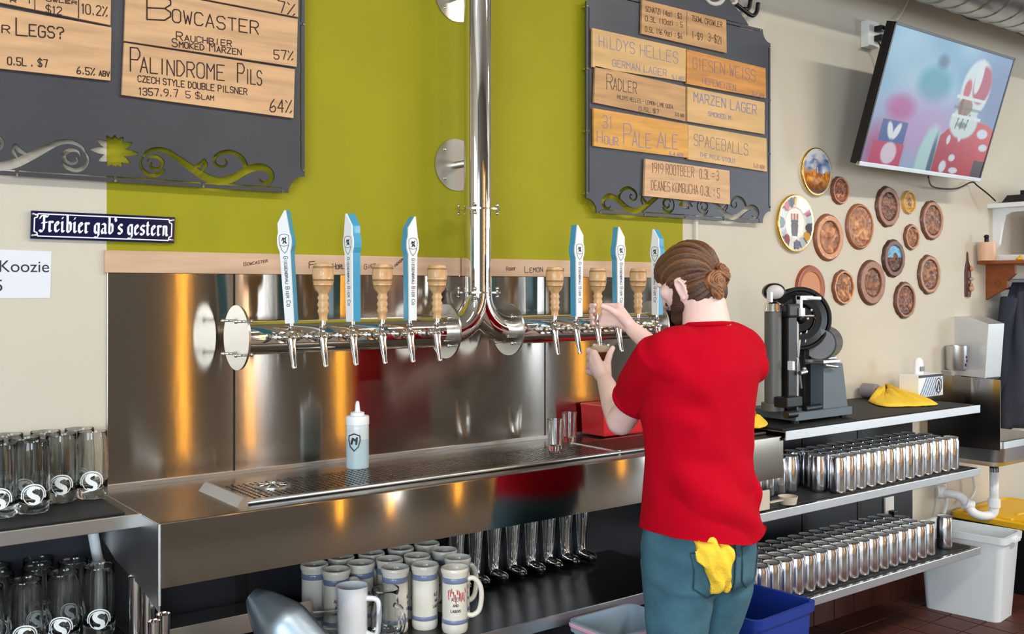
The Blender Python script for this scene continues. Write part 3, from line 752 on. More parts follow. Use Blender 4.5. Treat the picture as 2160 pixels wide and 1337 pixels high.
# ================================================================ SIGNS ON THE LEFT
q = [(66,444),(369,458),(367,513),(64,503)]
p = [P(u, v, .012) for u, v in q]
t = thing('enamel_sign', 'narrow dark blue enamel sign lettered Freibier gab\'s gestern', 'sign', sum(p, Vector())/4)
bm = nb(); prism(bm, p, (0, .008, 0)); obj('plate', bm, M_navy, t)
def sp_(a, b, off=.0125):   # a along 0..1, b up 0..1 on the sign
    top = p[0].lerp(p[1], a); bot = p[3].lerp(p[2], a); r = bot.lerp(top, b); r.y = -off; return r
bm = nb(); n_ = (0,-1,0)
def ln(pts, w_): seg_quads(bm, [sp_(a, b) for a, b in pts], w_, n_)
ln([(.045,.9),(.955,.9)], .0032); ln([(.045,.1),(.955,.1)], .0032)
for s in (0, 1):
    f = (lambda a: a) if s == 0 else (lambda a: 1-a)
    ln([(f(.045),.9),(f(.04),.78),(f(.022),.74),(f(.022),.26),(f(.04),.22),(f(.045),.1)], .0032)
    ln([(f(.012),.88),(f(.035),.86)], .004); ln([(f(.012),.12),(f(.035),.14)], .004)
obj('border', bm, M_enw, t)
bm = nb(); txt = "Freibier gab's gestern"; W_ = sum(BL[c][0]+.45 if c != ' ' else 2.1 for c in txt); x = 0
for c in txt:
    if c == ' ': x += 2.1; continue
    for st in BL[c][1]:
        pts = [sp_(.055+(x+a)/W_*.90, .27+b*.094) for a, b in st]
        nib(bm, pts, .0060, Vector((.0056, 0, .0042)), n_)
    x += BL[c][0]+.45
obj('lettering', bm, M_enw, t)
for a, b in ((.014,.88),(.986,.88),(.014,.12),(.986,.12)):
    bm = nb(); ball(bm, sp_(a, b, .0125), .004, 8); obj('screw', bm, chrome2, t, True)
p = [P(u, v, .0015) for u, v in ((-120,522),(109,530),(106,628),(-120,630))]
t = thing('paper_notice', 'white printed paper notice on the wall below the enamel sign', 'notice', sum(p, Vector())/4)
bm = nb(); prism(bm, p, (0,.001,0)); obj('sheet', bm, M_paper, t)
def fonttext(s, loc, size, m, parent, rot=(R(90),0,0), name='lettering'):
    cu = bpy.data.curves.new('txt', 'FONT'); cu.body = s; cu.size = size; cu.extrude = 0
    o = bpy.data.objects.new('txt', cu); C.objects.link(o)
    dg = bpy.context.evaluated_depsgraph_get(); me = bpy.data.meshes.new_from_object(o.evaluated_get(dg))
    bpy.data.objects.remove(o)
    me.transform(Matrix.Translation(loc) @ Matrix.Rotation(rot[2], 4, 'Z') @ Matrix.Rotation(rot[0], 4, 'X'))
    me.materials.clear()
    return obj(name, me, m, parent)
a = P(-4, 573, .002); fonttext('Koozie', (a.x, -.002, a.z), .042, mat('print_ink', (50,52,58), .8), t)
a = P(-12, 614, .002); fonttext('5', (a.x, -.002, a.z), .042, MATS['print_ink'], t)

# ================================================================ PLATES AND CARVINGS ON THE WALL
def radial_plate(name, label, cat, u, v, hpx, rimf, kind, seed, cols, grp):
    c = P(u, v, 0); r = hpx/2*D/ray(u, v).y*1.0
    t = thing(name, label, cat, c, 0, grp)
    rnd = random.Random(seed); NS, NR = 96, 34
    blobs = [(rnd.uniform(-.5,.5), rnd.uniform(-.55,.5), rnd.uniform(.08,.22), rnd.uniform(.5,1)) for _ in range(16)]
    sc_n = rnd.choice([9, 11, 12, 14]); bm = nb(); rings = []
    def hgt(x, y, q):
        e = .012*min(1, (1-q)/.08)+.004
        if kind == 'smooth': return .010*min(1,(1-q)/.06)+ .004 - (.006 if q < .72 else 0) + .0
        if q > rimf: return e+.003*math.sin(math.atan2(y, x)*sc_n)*(q-rimf)
        h = .009
        for bx, by, br_, a in blobs:
            d2 = ((x-bx)**2+(y-by)**2)/br_**2; h += .007*a*math.exp(-d2*1.6)
        h += .004*noise.noise(Vector((x*7+seed, y*7, seed)))
        if abs(q-rimf) < .035: h -= .004
        return h
    cd = {}
    for i in range(NR+1):
        q = i/NR; ring = []
        for k in range(NS):
            a = 2*PI*k/NS; rr = q
            if kind in ('scallop',) : rr = q*(1+.045*q**6*abs(math.sin(a*sc_n/2))**.6 - .03*q**6 + .03*q**4*noise.noise(Vector((math.cos(a)*2, math.sin(a)*2, seed))))
            if kind == 'oct': rr = q*(1-.05*q**4+ .05*q**4*abs(math.cos(a*4)))
            x, y = rr*math.cos(a), rr*math.sin(a); z = hgt(x, y, q) if i < NR else 0
            if kind == 'plate': z = (.018 if q > .95 else .012+.006*max(0,(q-.55)/.4) if q > .55 else .008) if i < NR else 0
            co = Vector((c.x+x*r, -z, c.z+y*r)); vtx = bm.verts.new(co); ring.append(vtx); cd[vtx] = (x, y, q, z)
            if i == 0: ring = [vtx]*NS; break
        rings.append(ring)
    for a, b in zip(rings[:-1], rings[1:]):
        for k in range(NS):
            k2 = (k+1)%NS
            if a[0] is a[1]: bm.faces.new((a[0], b[k], b[k2]))
            else: bm.faces.new((a[k], b[k], b[k2], a[k2]))
    bm.verts.index_update(); info = {v_.index: cd[v_] for v_ in bm.verts}
    m = M_paint if kind == 'plate' else M_carve
    o = obj('plate_body', bm, None, t, True, 50)
    o.data.materials.append(m)
    ca = o.data.color_attributes.new('Col', 'FLOAT_COLOR', 'POINT')
    for i, (x, y, q, z) in info.items(): ca.data[i].color = lin(cols(x, y, q, z, rnd))
    if kind == 'plate':
        b2 = nb(); tor = [(r*.985+.004*math.cos(a), .012+.007*math.sin(a)) for a in [2*PI*k/8 for k in range(8)]]
        lathe(b2, tor, 64, Matrix.Translation(c) @ Matrix.Rotation(R(90), 4, 'X'), close=True); obj('gold_rim', b2, M_gold, t, True)
    return t
def mixc(a, b, f): f = max(0, min(1, f)); return tuple(a[i]*(1-f)+b[i]*f for i in range(3))
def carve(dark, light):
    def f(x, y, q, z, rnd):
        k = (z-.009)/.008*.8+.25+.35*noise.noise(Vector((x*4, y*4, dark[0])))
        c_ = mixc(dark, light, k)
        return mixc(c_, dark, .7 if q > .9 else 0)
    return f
def castle(x, y, q, z, rnd):
    if q > .93: return (236,226,196)
    n = noise.noise(Vector((x*5, y*5, 2)))+.4*noise.noise(Vector((x*14, y*14, 5)))
    if y > .0+.15*n:
        c_ = mixc((92,120,178), (226,232,240), .45+1.1*noise.noise(Vector((x*2.5, y*5, 9)))+ (.6 if y > .55 else 0))
        if abs(x+.02) < .07 and y < .5 or (abs(x+.14) < .05 and y < .30) or (abs(x-.14) < .04 and y < .22): c_ = mixc((232,222,212),(180,150,140), noise.noise(Vector((x*20,y*20,3)))+.3)
        if y < .12 and x*1.0 < .5*noise.noise(Vector((x*3,1,1)))+.1: c_ = mixc(c_, (196,150,110), .7)
        return c_
    return mixc(mixc((176,92,30), (232,160,60), .5+1.3*n), (70,34,26), (-y-.35)*1.6)
def crests(x, y, q, z, rnd):
    if q > .95: return (222,190,110)
    a = math.atan2(y, x)
    if .56 < q < .92:
        s = a/(2*PI)*15; i = int(math.floor(s)) % 15; fr = abs(s-math.floor(s)-.5)
        if fr < .42 and abs(q-.75) < .17*(1.15-fr):
            return [(190,196,196),(176,40,56),(150,158,160),(226,190,90),(60,60,84),(196,60,40),(200,204,200),(70,110,90),(190,190,196),(150,40,70),(214,214,206),(96,96,130),(180,186,186),(206,150,60),(60,56,60)][i]
        return (60,58,58) if (fr > .40 and q > .66) else (214,210,202)
    if abs(x) < .20-.14*max(0,-y-.15) and -.46 < y < .34: return (64,58,56) if y < .12 else ((176,50,44) if int((x+.3)*12)%2 else (210,196,180))
    return (234,229,216)
def lightw(x, y, q, z, rnd):
    if q < .38: return mixc((200,170,130),(110,80,60), .5+1.5*noise.noise(Vector((x*9,y*9,1))))
    return (212,160,86)
def bluesky(x, y, q, z, rnd):
    if abs(q-.55) < .6 and y > .05 and q < .68 and (x-.1)**2+(y-.05)**2 > .06: return (120,176,206)
    return carve((66,36,26), (120,74,52))(x, y, q, z, rnd)
def flatw(x, y, q, z, rnd): return (198,126,78) if q < .74 else (150,72,36)
gC = 'carved wooden plates on the wall'
PL = [
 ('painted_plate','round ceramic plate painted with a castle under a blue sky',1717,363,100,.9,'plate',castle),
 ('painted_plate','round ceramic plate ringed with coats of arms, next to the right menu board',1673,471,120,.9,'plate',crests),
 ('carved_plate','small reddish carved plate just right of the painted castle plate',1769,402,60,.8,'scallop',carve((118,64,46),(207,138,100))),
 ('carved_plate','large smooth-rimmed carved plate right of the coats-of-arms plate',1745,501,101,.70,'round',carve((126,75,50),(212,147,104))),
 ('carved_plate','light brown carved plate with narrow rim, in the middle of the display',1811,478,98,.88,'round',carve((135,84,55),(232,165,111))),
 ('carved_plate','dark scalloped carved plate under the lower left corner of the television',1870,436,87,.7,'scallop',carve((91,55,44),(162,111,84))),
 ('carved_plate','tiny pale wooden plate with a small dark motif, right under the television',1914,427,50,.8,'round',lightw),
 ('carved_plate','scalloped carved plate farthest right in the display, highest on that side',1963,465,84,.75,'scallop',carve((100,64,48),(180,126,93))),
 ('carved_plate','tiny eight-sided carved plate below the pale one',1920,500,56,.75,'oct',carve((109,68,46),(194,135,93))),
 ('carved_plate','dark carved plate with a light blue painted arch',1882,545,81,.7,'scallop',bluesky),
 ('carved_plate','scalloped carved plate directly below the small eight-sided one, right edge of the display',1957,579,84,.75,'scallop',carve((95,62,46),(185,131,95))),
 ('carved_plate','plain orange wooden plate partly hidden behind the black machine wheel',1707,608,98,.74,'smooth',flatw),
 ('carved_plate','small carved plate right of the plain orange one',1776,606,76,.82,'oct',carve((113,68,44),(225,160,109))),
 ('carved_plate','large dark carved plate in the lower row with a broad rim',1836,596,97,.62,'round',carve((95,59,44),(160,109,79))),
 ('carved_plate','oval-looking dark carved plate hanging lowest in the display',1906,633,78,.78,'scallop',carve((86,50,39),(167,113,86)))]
for i, (nm, lb, u, v, h_, rf, kd, cf) in enumerate(PL):
    radial_plate(nm, lb, 'plate', u, v, h_, rf, kd, i+3, cf, 'painted ceramic plates' if nm == 'painted_plate' else gC)
# bottle-shaped carving
c = P(2040, 626, 0); t = thing('bottle_carving', 'narrow bottle-shaped dark wood carving with small painted figures, hanging alone', 'carving', c)
s = .00255
prof = [(0,0),(.026,0),(.029,.02),(.029,.135),(.022,.165),(.012,.19),(.008,.235),(0,.242)]
bm = nb(); lathe(bm, prof, 20, Matrix.Translation(c) @ Matrix.Diagonal((1,.55,1,1))); obj('bottle_body', bm, mat('carving_dark', (84,42,34), .45, var=.3, scale=20), t, True, 40)
bm = nb()
for dz, rr, sc in ((.045,.017,(1,.8,1)),(.095,.014,(1.2,.8,.7)),(.15,.012,(1,.8,1.2)),(.065,.010,(1.3,.8,.8))): ball(bm, (c.x+.004, -.022, c.z+dz), rr, 10, sc=sc)
obj('figures', bm, mat('carving_grey', (176,170,150), .5, col2=(196,120,70), scale=50), t, True)

# ================================================================ TELEVISION
M = Matrix.Translation((4.439,-.28,2.361)) @ Matrix.Rotation(.027, 4, 'Z') @ Matrix.Rotation(.294, 4, 'X')
t = thing('television', 'tilted flat screen television showing a helmeted football player in red', 'television', (4.439,-.28,2.361))
tw, th = 1.094, .615
bm = nb(); box(bm, (0,.022,0), (tw, .040, th), .004, M); obj('housing', bm, M_black, t)
bm = nb()
for a, b in (((-tw/2,-th/2),(-tw/2+.012,th/2)),((tw/2-.012,-th/2),(tw/2,th/2)),((-tw/2,th/2-.012),(tw/2,th/2))): 
    vs = box2(bm, (a[0],-.004,a[1]), (b[0],.004,b[1]), .001)
    for v_ in vs: v_.co = M @ v_.co
obj('bezel', bm, M_blackg, t)
bm = nb(); vs = box2(bm, (-tw/2,-.007,-th/2-.006), (tw/2,.010,-th/2+.014), .002)
for v_ in vs: v_.co = M @ v_.co
obj('silver_strip', bm, steel_edge, t)
NX, NY = 200, 120
def scr(x, y):          # x 0..1 left to right, y 0..1 bottom to top, sRGB
    def bl(cx, cy, rx, ry, soft=.25):
        d = math.sqrt(((x-cx)/rx)**2+((y-cy)/ry)**2); return max(0, min(1, (1+soft-d)/(2*soft)))
    c_ = mixc((150,196,220), (112,168,204), noise.noise(Vector((x*4,y*4,1)))+.5)
    c_ = mixc(c_, (178,206,220), bl(.28,.62,.2,.25,.8)*.6); c_ = mixc(c_, (104,122,168), bl(1.0,.70,.28,.35,.6)*.9)
    c_ = mixc(c_, (66,158,178), bl(.40,.66,.13,.13,.3)*.95); c_ = mixc(c_, (74,110,140), bl(.42,.84,.04,.05,.5))
    c_ = mixc(c_, (190,150,200), bl(.42,.30,.36,.24,.6)*.9); c_ = mixc(c_, (186,84,150), bl(.19,.44,.10,.09,.4)*.9); c_ = mixc(c_, (178,90,140), bl(.12,.10,.14,.2,.4)*.9)
    if .08 < x < .28 and .17 < y < .34: c_ = (74,96,160)
    if .05 < x < .29 and y < .17: c_ = (196,60,100)
    for cx in (.155,.205): c_ = mixc(c_, (232,240,244), bl(cx+(y-.26)*.25*(1 if cx > .18 else -1), .26, .022, .065, .15))
    c_ = mixc(c_, (222,206,220), bl(.185,.09,.058,.085,.1))
    # arm, jersey
    c_ = mixc(c_, (176,214,214), bl(.50,.06,.09,.30,.12)); c_ = mixc(c_, (60,90,120), bl(.53,.06,.02,.22,.3))
    if x > .55 and y < .45-.6*max(0,.66-x)**.8*1.6 - .4*max(0,x-.90): c_ = mixc((178,12,50),(212,60,50), (x-.6)*2+(y-.2)*1.5)
    if x > .90 and y < .14: c_ = (60,34,50)
    for cx, cy, rx, ry in ((.63,.27,.016,.04),(.72,.30,.014,.035),(.91,.36,.05,.04),(.95,.25,.04,.03),(.70,.13,.028,.03),(.64,.05,.03,.05),(.74,.03,.04,.025)): c_ = mixc(c_, (214,222,232), bl(cx,cy,rx,ry,.12))
    # helmet
    c_ = mixc(c_, (214,228,230), bl(.745,.70,.125,.235,.06)); c_ = mixc(c_, (176,30,60), bl(.79,.74,.075,.15,.1)*.9); c_ = mixc(c_, (220,232,234), bl(.745,.80,.03,.14,.1))
    c_ = mixc(c_, (196,30,50), bl(.675,.68,.03,.08,.15)*.8)
    c_ = mixc(c_, (206,224,220), bl(.72,.42,.12,.13,.08)); c_ = mixc(c_, (150,112,84), bl(.695,.545,.062,.075,.1)); c_ = mixc(c_, (120,60,50), bl(.66,.545,.014,.07,.2))
    if abs(y-.535) < .012 and .6 < x < .84: c_ = mixc(c_, (90,96,90), .5)
    for gx in (.66,.70,.745):
        if abs(x-gx-(y-.4)*.1) < .006 and .36 < y < .5: c_ = mixc(c_, (70,80,76), .7)
    for gy in (.62,.47): 
        if abs(y-gy) < .012 and .60 < x < .86: c_ = (224,232,230)
    c_ = mixc(c_, (64,70,66), bl(.71,.40,.04,.025,.2)*.6)
    return c_
bm = nb(); vs = [[bm.verts.new(M @ Vector((-tw/2+.012+(tw-.024)*i/NX, -.002, -th/2+.014+(th-.026)*j/NY))) for i in range(NX+1)] for j in range(NY+1)]
for j in range(NY):
    for i in range(NX): bm.faces.new((vs[j][i], vs[j][i+1], vs[j+1][i+1], vs[j+1][i]))
bm.verts.index_update()
o = obj('screen', bm, mat('tv_screen', (10,10,12), .25, vcol='Col', emit=(255,255,255), estr=.78), t)
ca = o.data.color_attributes.new('Col', 'FLOAT_COLOR', 'POINT')
for j in range(NY+1):
    for i in range(NX+1): ca.data[j*(NX+1)+i].color = lin(scr(i/NX, j/NY))
bm = nb(); box2(bm, (4.34,-.03,2.25), (4.54,-.001,2.50), .004); box2(bm, (4.40,-.20,2.36), (4.44,-.03,2.40), .003); box2(bm, (4.44,-.20,2.33), (4.48,-.03,2.37), .003); box(bm, (0,.06,0), (.3,.03,.3), .003, M); obj('wall_arm', bm, M_black, t)
# outlet, plugs, cables at the television
c = P(1828, 76, 0); t = thing('power_outlet', 'white outlet with two black plugs at the television\'s upper left corner', 'outlet', c)
bm = nb(); box2(bm, (c.x-.05,-.045,c.z-.062), (c.x+.035,0,c.z+.062), .005); obj('body', bm, M_sock, t)
for dz in (.022,-.022):
    bm = nb(); box2(bm, (c.x-.01,-.085,c.z+dz-.014), (c.x+.024,-.045,c.z+dz+.014), .005); cyl(bm, (c.x+.008,-.085,c.z+dz), (c.x+.03,-.10,c.z+dz), .008); obj('plug', bm, M_black, t)
def cable(label, pts, r=.004, m=M_black, name='cable', cat='cable', nn=8):
    bm = nb(); tube(bm, spline(pts, nn), r, 8); return tag(obj(name, bm, m, None, True), label, cat)
cable('black power cables hanging from the outlet down behind the left edge of the television', [P(1848,84,.09),P(1858,100,.06),P(1857,140,.03),P(1856,180,.02),P(1842,200,.03),P(1836,222,.03),P(1832,245,.03),P(1838,200,.02),P(1852,160,.02)])
cable('thin black cable sagging from under the television to the white wall shelf', [P(1958,372,.14),P(1965,392,.06),P(1990,398,.03),P(2020,397,.02),P(2050,384,.03),P(2062,392,.05),P(2085,410,.08),P(2100,424,.10)])
cable('thick black cable looping just under the silver duct', [P(1890,-30,.12),P(1960,-2,.12),P(2010,12,.12),P(2045,38,.12),P(2090,44,.12),P(2130,58,.12),P(2190,90,.12)], .009)
cable('thin white cable rising from the top of the television to the ceiling', [P(1892,42,.02),P(1908,18,.01),P(1925,-20,.01),P(1945,-70,.01)], .004, M_sock)
# duct
dy, dz_, dr = -.34, 3.02, .20
t = thing('spiral_duct', 'galvanised spiral ventilation duct running along the wall above the television', 'duct', (5.0, dy, dz_))
bm = nb(); cyl(bm, (2.9,dy,dz_), (8.9,dy,dz_), dr, seg=40); obj('pipe', bm, M_duct, t, True, 40)
pts = [(2.95+.14*k/24, dy+(dr+.001)*math.cos(2*PI*k/24), dz_+(dr+.001)*math.sin(2*PI*k/24)) for k in range(24*42)]
bm = nb(); tube(bm, pts, .004, 5); obj('spiral_seam', bm, M_duct, t, True)
# ================================================================ SHELVES
def shelf(name, label, x0, x1, y0, z, lip=.03, matx=True, legs=(), brk=()):
    """steel shelf: deck, front lip, black mat; y0 = front edge"""
    t = thing(name, label, 'shelf' if 'counter' not in name else 'counter', ((x0+x1)/2, y0/2, z))
    bm = nb(); box2(bm, (x0, y0, z-.004), (x1, -.012, z), .001); obj('deck', bm, steel_top, t)
    bm = nb(); box2(bm, (x0, y0-.004, z-lip), (x1, y0, z+.002), .0015); box2(bm, (x1-.004, y0, z-lip), (x1, -.012, z)); obj('front_lip', bm, steel_edge, t)
    if matx: bm = nb(); box2(bm, (x0+.02, y0+.025, z), (x1-.03, -.02, z+.005), .001); obj('rubber_mat', bm, M_mat, t)
    for x in brk:
        bm = nb(); prism(bm, [(x-.01, y, zz) for y, zz in ((-.012,z-.004),(y0+.04,z-.004),(y0+.04,z-.02),(-.05,z-.14),(-.012,z-.14))], (.02,0,0)); obj('bracket', bm, M_black, t)
    for x in legs:
        bm = nb(); cyl(bm, (x, -.04, 0), (x, -.04, z-.004), .014, seg=12); obj('leg', bm, M_black, t)
    return t
shelf('steel_counter', 'black-matted steel counter at the right carrying the black machine', 3.0, 4.37, -.5, 1.003, .032, True, brk=(3.3,3.8,4.3))
shelf('steel_shelf', 'middle steel shelf under the right counter, full of silver cans', 2.72, 4.37, -.5, .724, .03, True, brk=(3.0,3.75,4.3))
shelf('steel_shelf', 'lowest steel shelf at the right, full of silver cans', 2.62, 4.37, -.5, .373, .03, True, brk=(3.0,3.75,4.3))
shelf('steel_shelf', 'upper steel shelf at the left edge holding upright mugs on a black mat', -.6, .757, -.36, .985, .03, True, brk=(0,))
shelf('steel_shelf', 'lower steel shelf at the left edge holding glass mugs', -.6, .76, -.36, .665, .03, True, brk=(.0,), legs=(-.5,.70))
bm = nb(); 
t = thing('black_shelf', 'black topped low shelf under the bar counter holding steins', 'shelf', (1.8,-.2,.54))
bm = nb(); box2(bm, (.95,-.47,.505), (2.60,-.012,.54), .002); obj('deck', bm, M_blackg, t)
bm = nb(); box2(bm, (.95,-.476,.505), (2.60,-.47,.542), .001); obj('edge_strip', bm, steel_edge, t)
for x in (.99, 1.78, 2.56):
    for y in (-.44, -.04):
        bm = nb(); box2(bm, (x-.018,y-.018,0), (x+.018,y+.018,.505), .002); obj('leg', bm, M_black, t)
t = thing('steel_ledge', 'short steel ledge behind the ice scoop, below the left end of the apron', 'ledge', (1.0,-.17,.64))
bm = nb(); box2(bm, (.85,-.22,.612), (1.27,-.02,.618)); box2(bm, (.85,-.226,.60), (1.27,-.22,.652), .001); obj('tray', bm, steel_edge, t)
bm = nb(); box2(bm, (.87,-.03,.54), (.89,-.012,.60)); box2(bm, (1.23,-.20,.54), (1.25,-.18,.612)); split_islands(obj('support', bm, M_black, t), 'support')

# ================================================================ CANS
def can_proto():
    bm = nb(); r = .033; h = .142
    lathe(bm, [(0,.004),(.024,.003),(.027,0),(.029,.001),(r-.001,.008),(r,.012),(r,h-.018),(r-.004,h-.006),(r-.004,h-.004),(r-.001,h-.002),(r-.0008,h),(r-.003,h+.0005)], 28)
    lathe(bm, [(r-.003,h+.0005),(r-.0055,h-.002),(r-.0045,h-.006),(r-.002,h-.019),(r-.002,.012),(0,.010)], 28, mi=1)
    me = bpy.data.meshes.new('can'); bmesh.ops.recalc_face_normals(bm, faces=bm.faces); bm.to_mesh(me); bm.free(); me.materials.append(can_m); me.materials.append(can_in)
    for p in me.polygons: p.use_smooth = True
    me.set_sharp_from_angle(angle=R(50)); return me
can_me = can_proto(); rc = random.Random(3)
def place_can(x, y, z, label, group):
    o = bpy.data.objects.new('metal_can', can_me); C.objects.link(o)
    o.location = (x+rc.uniform(-.001,.001), y+rc.uniform(-.0015,.0015), z); o.rotation_euler = (0,0,rc.uniform(0,6)); tag(o, label, 'can', group)
rown = ['front','second','third','back']
def block(x1, n, y0, dx, dy, rows, z, txt, group):
    for j in range(rows):
        for i in range(n):
            x = x1-i*dx-(dx/2 if j % 2 else 0)
            place_can(x, y0+j*dy, z, 'silver can, %s from the right, %s row, %s' % (ordn[i], rown[j], txt), group)
block(4.222, 13, -.450, .0695, .0615, 4, .729, 'main block on the middle shelf', 'silver cans on the middle shelf')
block(3.255, 5, -.325, .0700, .0615, 4, .729, 'set-back group, middle shelf', 'silver cans on the middle shelf')
block(4.050, 19, -.440, .0700, .0615, 4, .378, 'on the lowest shelf', 'silver cans on the lowest shelf')
place_can(4.215, -.425, .378, 'single silver can standing apart at the right end of the lowest shelf', 'silver cans on the lowest shelf')
# small things at the left of the middle shelf
c = HP(1597, 1074, .729); t = thing('plastic_caddy', 'small beige square plastic caddy on the middle shelf beside the man', 'caddy', c)
bm = nb(); box2(bm, (c.x-.035,c.y-.03,.729), (c.x+.035,c.y+.03,.80), .004); 
obj('body', bm, mat('beige_plastic', (206,196,178), .5), t)
bm = nb(); box2(bm, (c.x-.030,c.y-.025,.7995), (c.x+.030,c.y+.025,.802)); obj('opening', bm, M_black, t)
c = HP(1662, 1062, .729); t = thing('measuring_scoop', 'shallow pale scoop with a handle lying on the middle shelf', 'scoop', c)
bm = nb(); lathe(bm, [(0,0),(.03,0),(.036,.028),(.034,.028),(.028,.003),(0,.003)], 24, Matrix.Translation((c.x,c.y,.729))); obj('bowl', bm, MATS['beige_plastic'], t, True, 40)
bm = nb(); box2(bm, (c.x-.11,c.y-.008,.745), (c.x-.034,c.y+.008,.749), .001); obj('handle', bm, MATS['beige_plastic'], t)

# ================================================================ GLASS MUGS WITH EMBLEM
def mug_proto(name, z0, h=.168, r=.037):
    t = thing(name, '', 'glass', (0,0,0))
    bm = nb()
    lathe(bm, [(0,.006),(r*.72,.003),(r*.86,0),(r*.97,.004),(r*1.0,.02),(r*1.05,.05),(r*1.04,.10),(r*.97,h-.02),(r*.97,h-.004),(r*.95,h),(r*.91,h-.004),(r*.90,h-.02),(r*.97,.10),(r*.97,.05),(r*.90,.03),(r*.5,.022),(0,.020)], 32)
    obj('glass_body', bm, glass, t, True, 60)
    bm = nb(); n = (0,-1,0)
    def on(a, z):   # wrap drawing onto the cylinder
        an = -PI/2+a/r; return Vector((r*1.065*math.cos(an), r*1.065*math.sin(an), z))
    def band(pts, wds):
        L, Rr = ribbon_poly(pts, wds); k = len(pts)
        l = [bm.verts.new(on(p.x, p.y)) for p in L]; q = [bm.verts.new(on(p.x, p.y)) for p in Rr]
        for i in range(k-1): bm.faces.new((l[i], l[i+1], q[i+1], q[i]))
    band([(.026*math.cos(a), .045+.026*math.sin(a)) for a in [PI*k/16-.3 for k in range(20)]], [.003]*20)
    band([(.0215*math.cos(a), .045+.0215*math.sin(a)) for a in [2*PI*k/24 for k in range(25)]], [.002]*25)
    ss = [(.013,.058),(.006,.0635),(-.004,.061),(-.009,.053),(-.003,.045),(.007,.039),(.008,.031),(.001,.0255),(-.010,.030)]
    sp = [(p.x, p.y) for p in spline([Vector((a,b,0)) for a, b in ss], 4)]; k = len(sp)
    band(sp, [.002+.010*math.sin(PI*i/(k-1)) for i in range(k)])
    obj('emblem', bm, M_etch, t); return t
mp = mug_proto('beer_glass', 0)
face = R(-17)
places = [(.712,-.110,.990,'upper','nearest the steel backsplash, front row'),(.637,-.113,.990,'upper','second from the backsplash'),(.553,-.200,.990,'upper','standing forward at the shelf lip'),(.482,-.205,.990,'upper','at the picture edge and shelf lip'),
 (.700,-.035,.990,'upper','back row, nearest the backsplash'),(.618,-.036,.990,'upper','back row, second from the backsplash'),(.552,-.115,.990,'upper','second row, behind the glass at the lip'),(.470,-.12,.990,'upper','second row at the picture edge'),(.53,-.035,.990,'upper','back row at the left'),(.44,-.04,.990,'upper','back row, farthest left'),
 (.703,-.205,.670,'lower','front row, nearest the counter end plate'),(.618,-.212,.670,'lower','front row, second from the counter end plate'),(.532,-.225,.670,'lower','front row, third from the counter end plate'),(.448,-.23,.670,'lower','front row at the picture edge'),
 (.665,-.115,.670,'lower','middle row, nearest the white pipe'),(.58,-.125,.670,'lower','middle row, second from the white pipe'),(.49,-.135,.670,'lower','middle row, third from the white pipe'),(.41,-.14,.670,'lower','middle row at the picture edge'),(.60,-.04,.670,'lower','back row, right one'),(.50,-.045,.670,'lower','back row, middle one'),(.40,-.05,.670,'lower','back row, left one')]
for i, (x, y, z, sh, tx) in enumerate(places):
    lb = 'clear glass with swirl emblem, %s left shelf, %s' % (sh, tx)
    gp = 'beer glasses on the %s left shelf' % sh
    if i == 0: mp.location = (x,y,z); mp.rotation_euler = (0,0,face); mp['label'] = lb; mp['group'] = gp
    else: dup(mp, (x,y,z), face+rc.uniform(-.15,.15), lb, gp)
# steel shaker tins and pipe by the left shelf
pv = [P(193,1112,.05), P(199,1140,.05), P(207,1182,.06)]
t = thing('drain_pipe', 'short white plastic drain pipe slanting down behind the lower glass mugs', 'pipe', pv[1])
bm = nb(); tube(bm, [pv[0]+Vector((-.003,0,.03)), pv[1], pv[2]], .0135, 16); obj('pipe', bm, M_pvc, t, True)
bm = nb(); tube(bm, [pv[2], pv[2]+Vector((.002,0,-.02))], .017, 16); cyl(bm, pv[2]+Vector((.002,0,-.02)), (pv[2].x, pv[2].y, .665), .012); obj('joint', bm, M_pvc, t, True)
def tin(u, v, off, r, lab):
    c = P(u, v, off); t = thing('shaker_tin', lab, 'metal cup', (c.x, c.y, .40), 0, 'steel shaker tins by the counter end')
    bm = nb(); h = c.z
    lathe(bm, [(0,h-.30),(r*.72,h-.30),(r*.75,h-.295),(r,h-.004),(r*1.03,h),(r*.96,h-.003),(r*.7,h-.28),(0,h-.28)], 28, Matrix.Translation((c.x, c.y, 0))); obj('cup', bm, chrome2, t, True, 40)
tin(288, 1214, .30, .019, 'tallest upright steel tin beside the lower glasses'); tin(313, 1231, .34, .016, 'second upright steel tin, right of the tallest')
tin(325, 1309, .42, .014, 'shortest steel tin in the cluster at the counter end'); tin(344, 1294, .38, .016, 'rightmost steel tin in the cluster at the counter end')
t = thing('black_stand', 'low black stand carrying the steel tins', 'stand', (.86,-.36,.3))
bm = nb(); box2(bm, (.74,-.46,.50), (.93,-.27,.53), .003); obj('top', bm, M_black, t)
for x in (.76,.91):
    bm = nb(); box2(bm, (x-.012,-.38,0), (x+.012,-.35,.5)); obj('leg', bm, M_black, t)

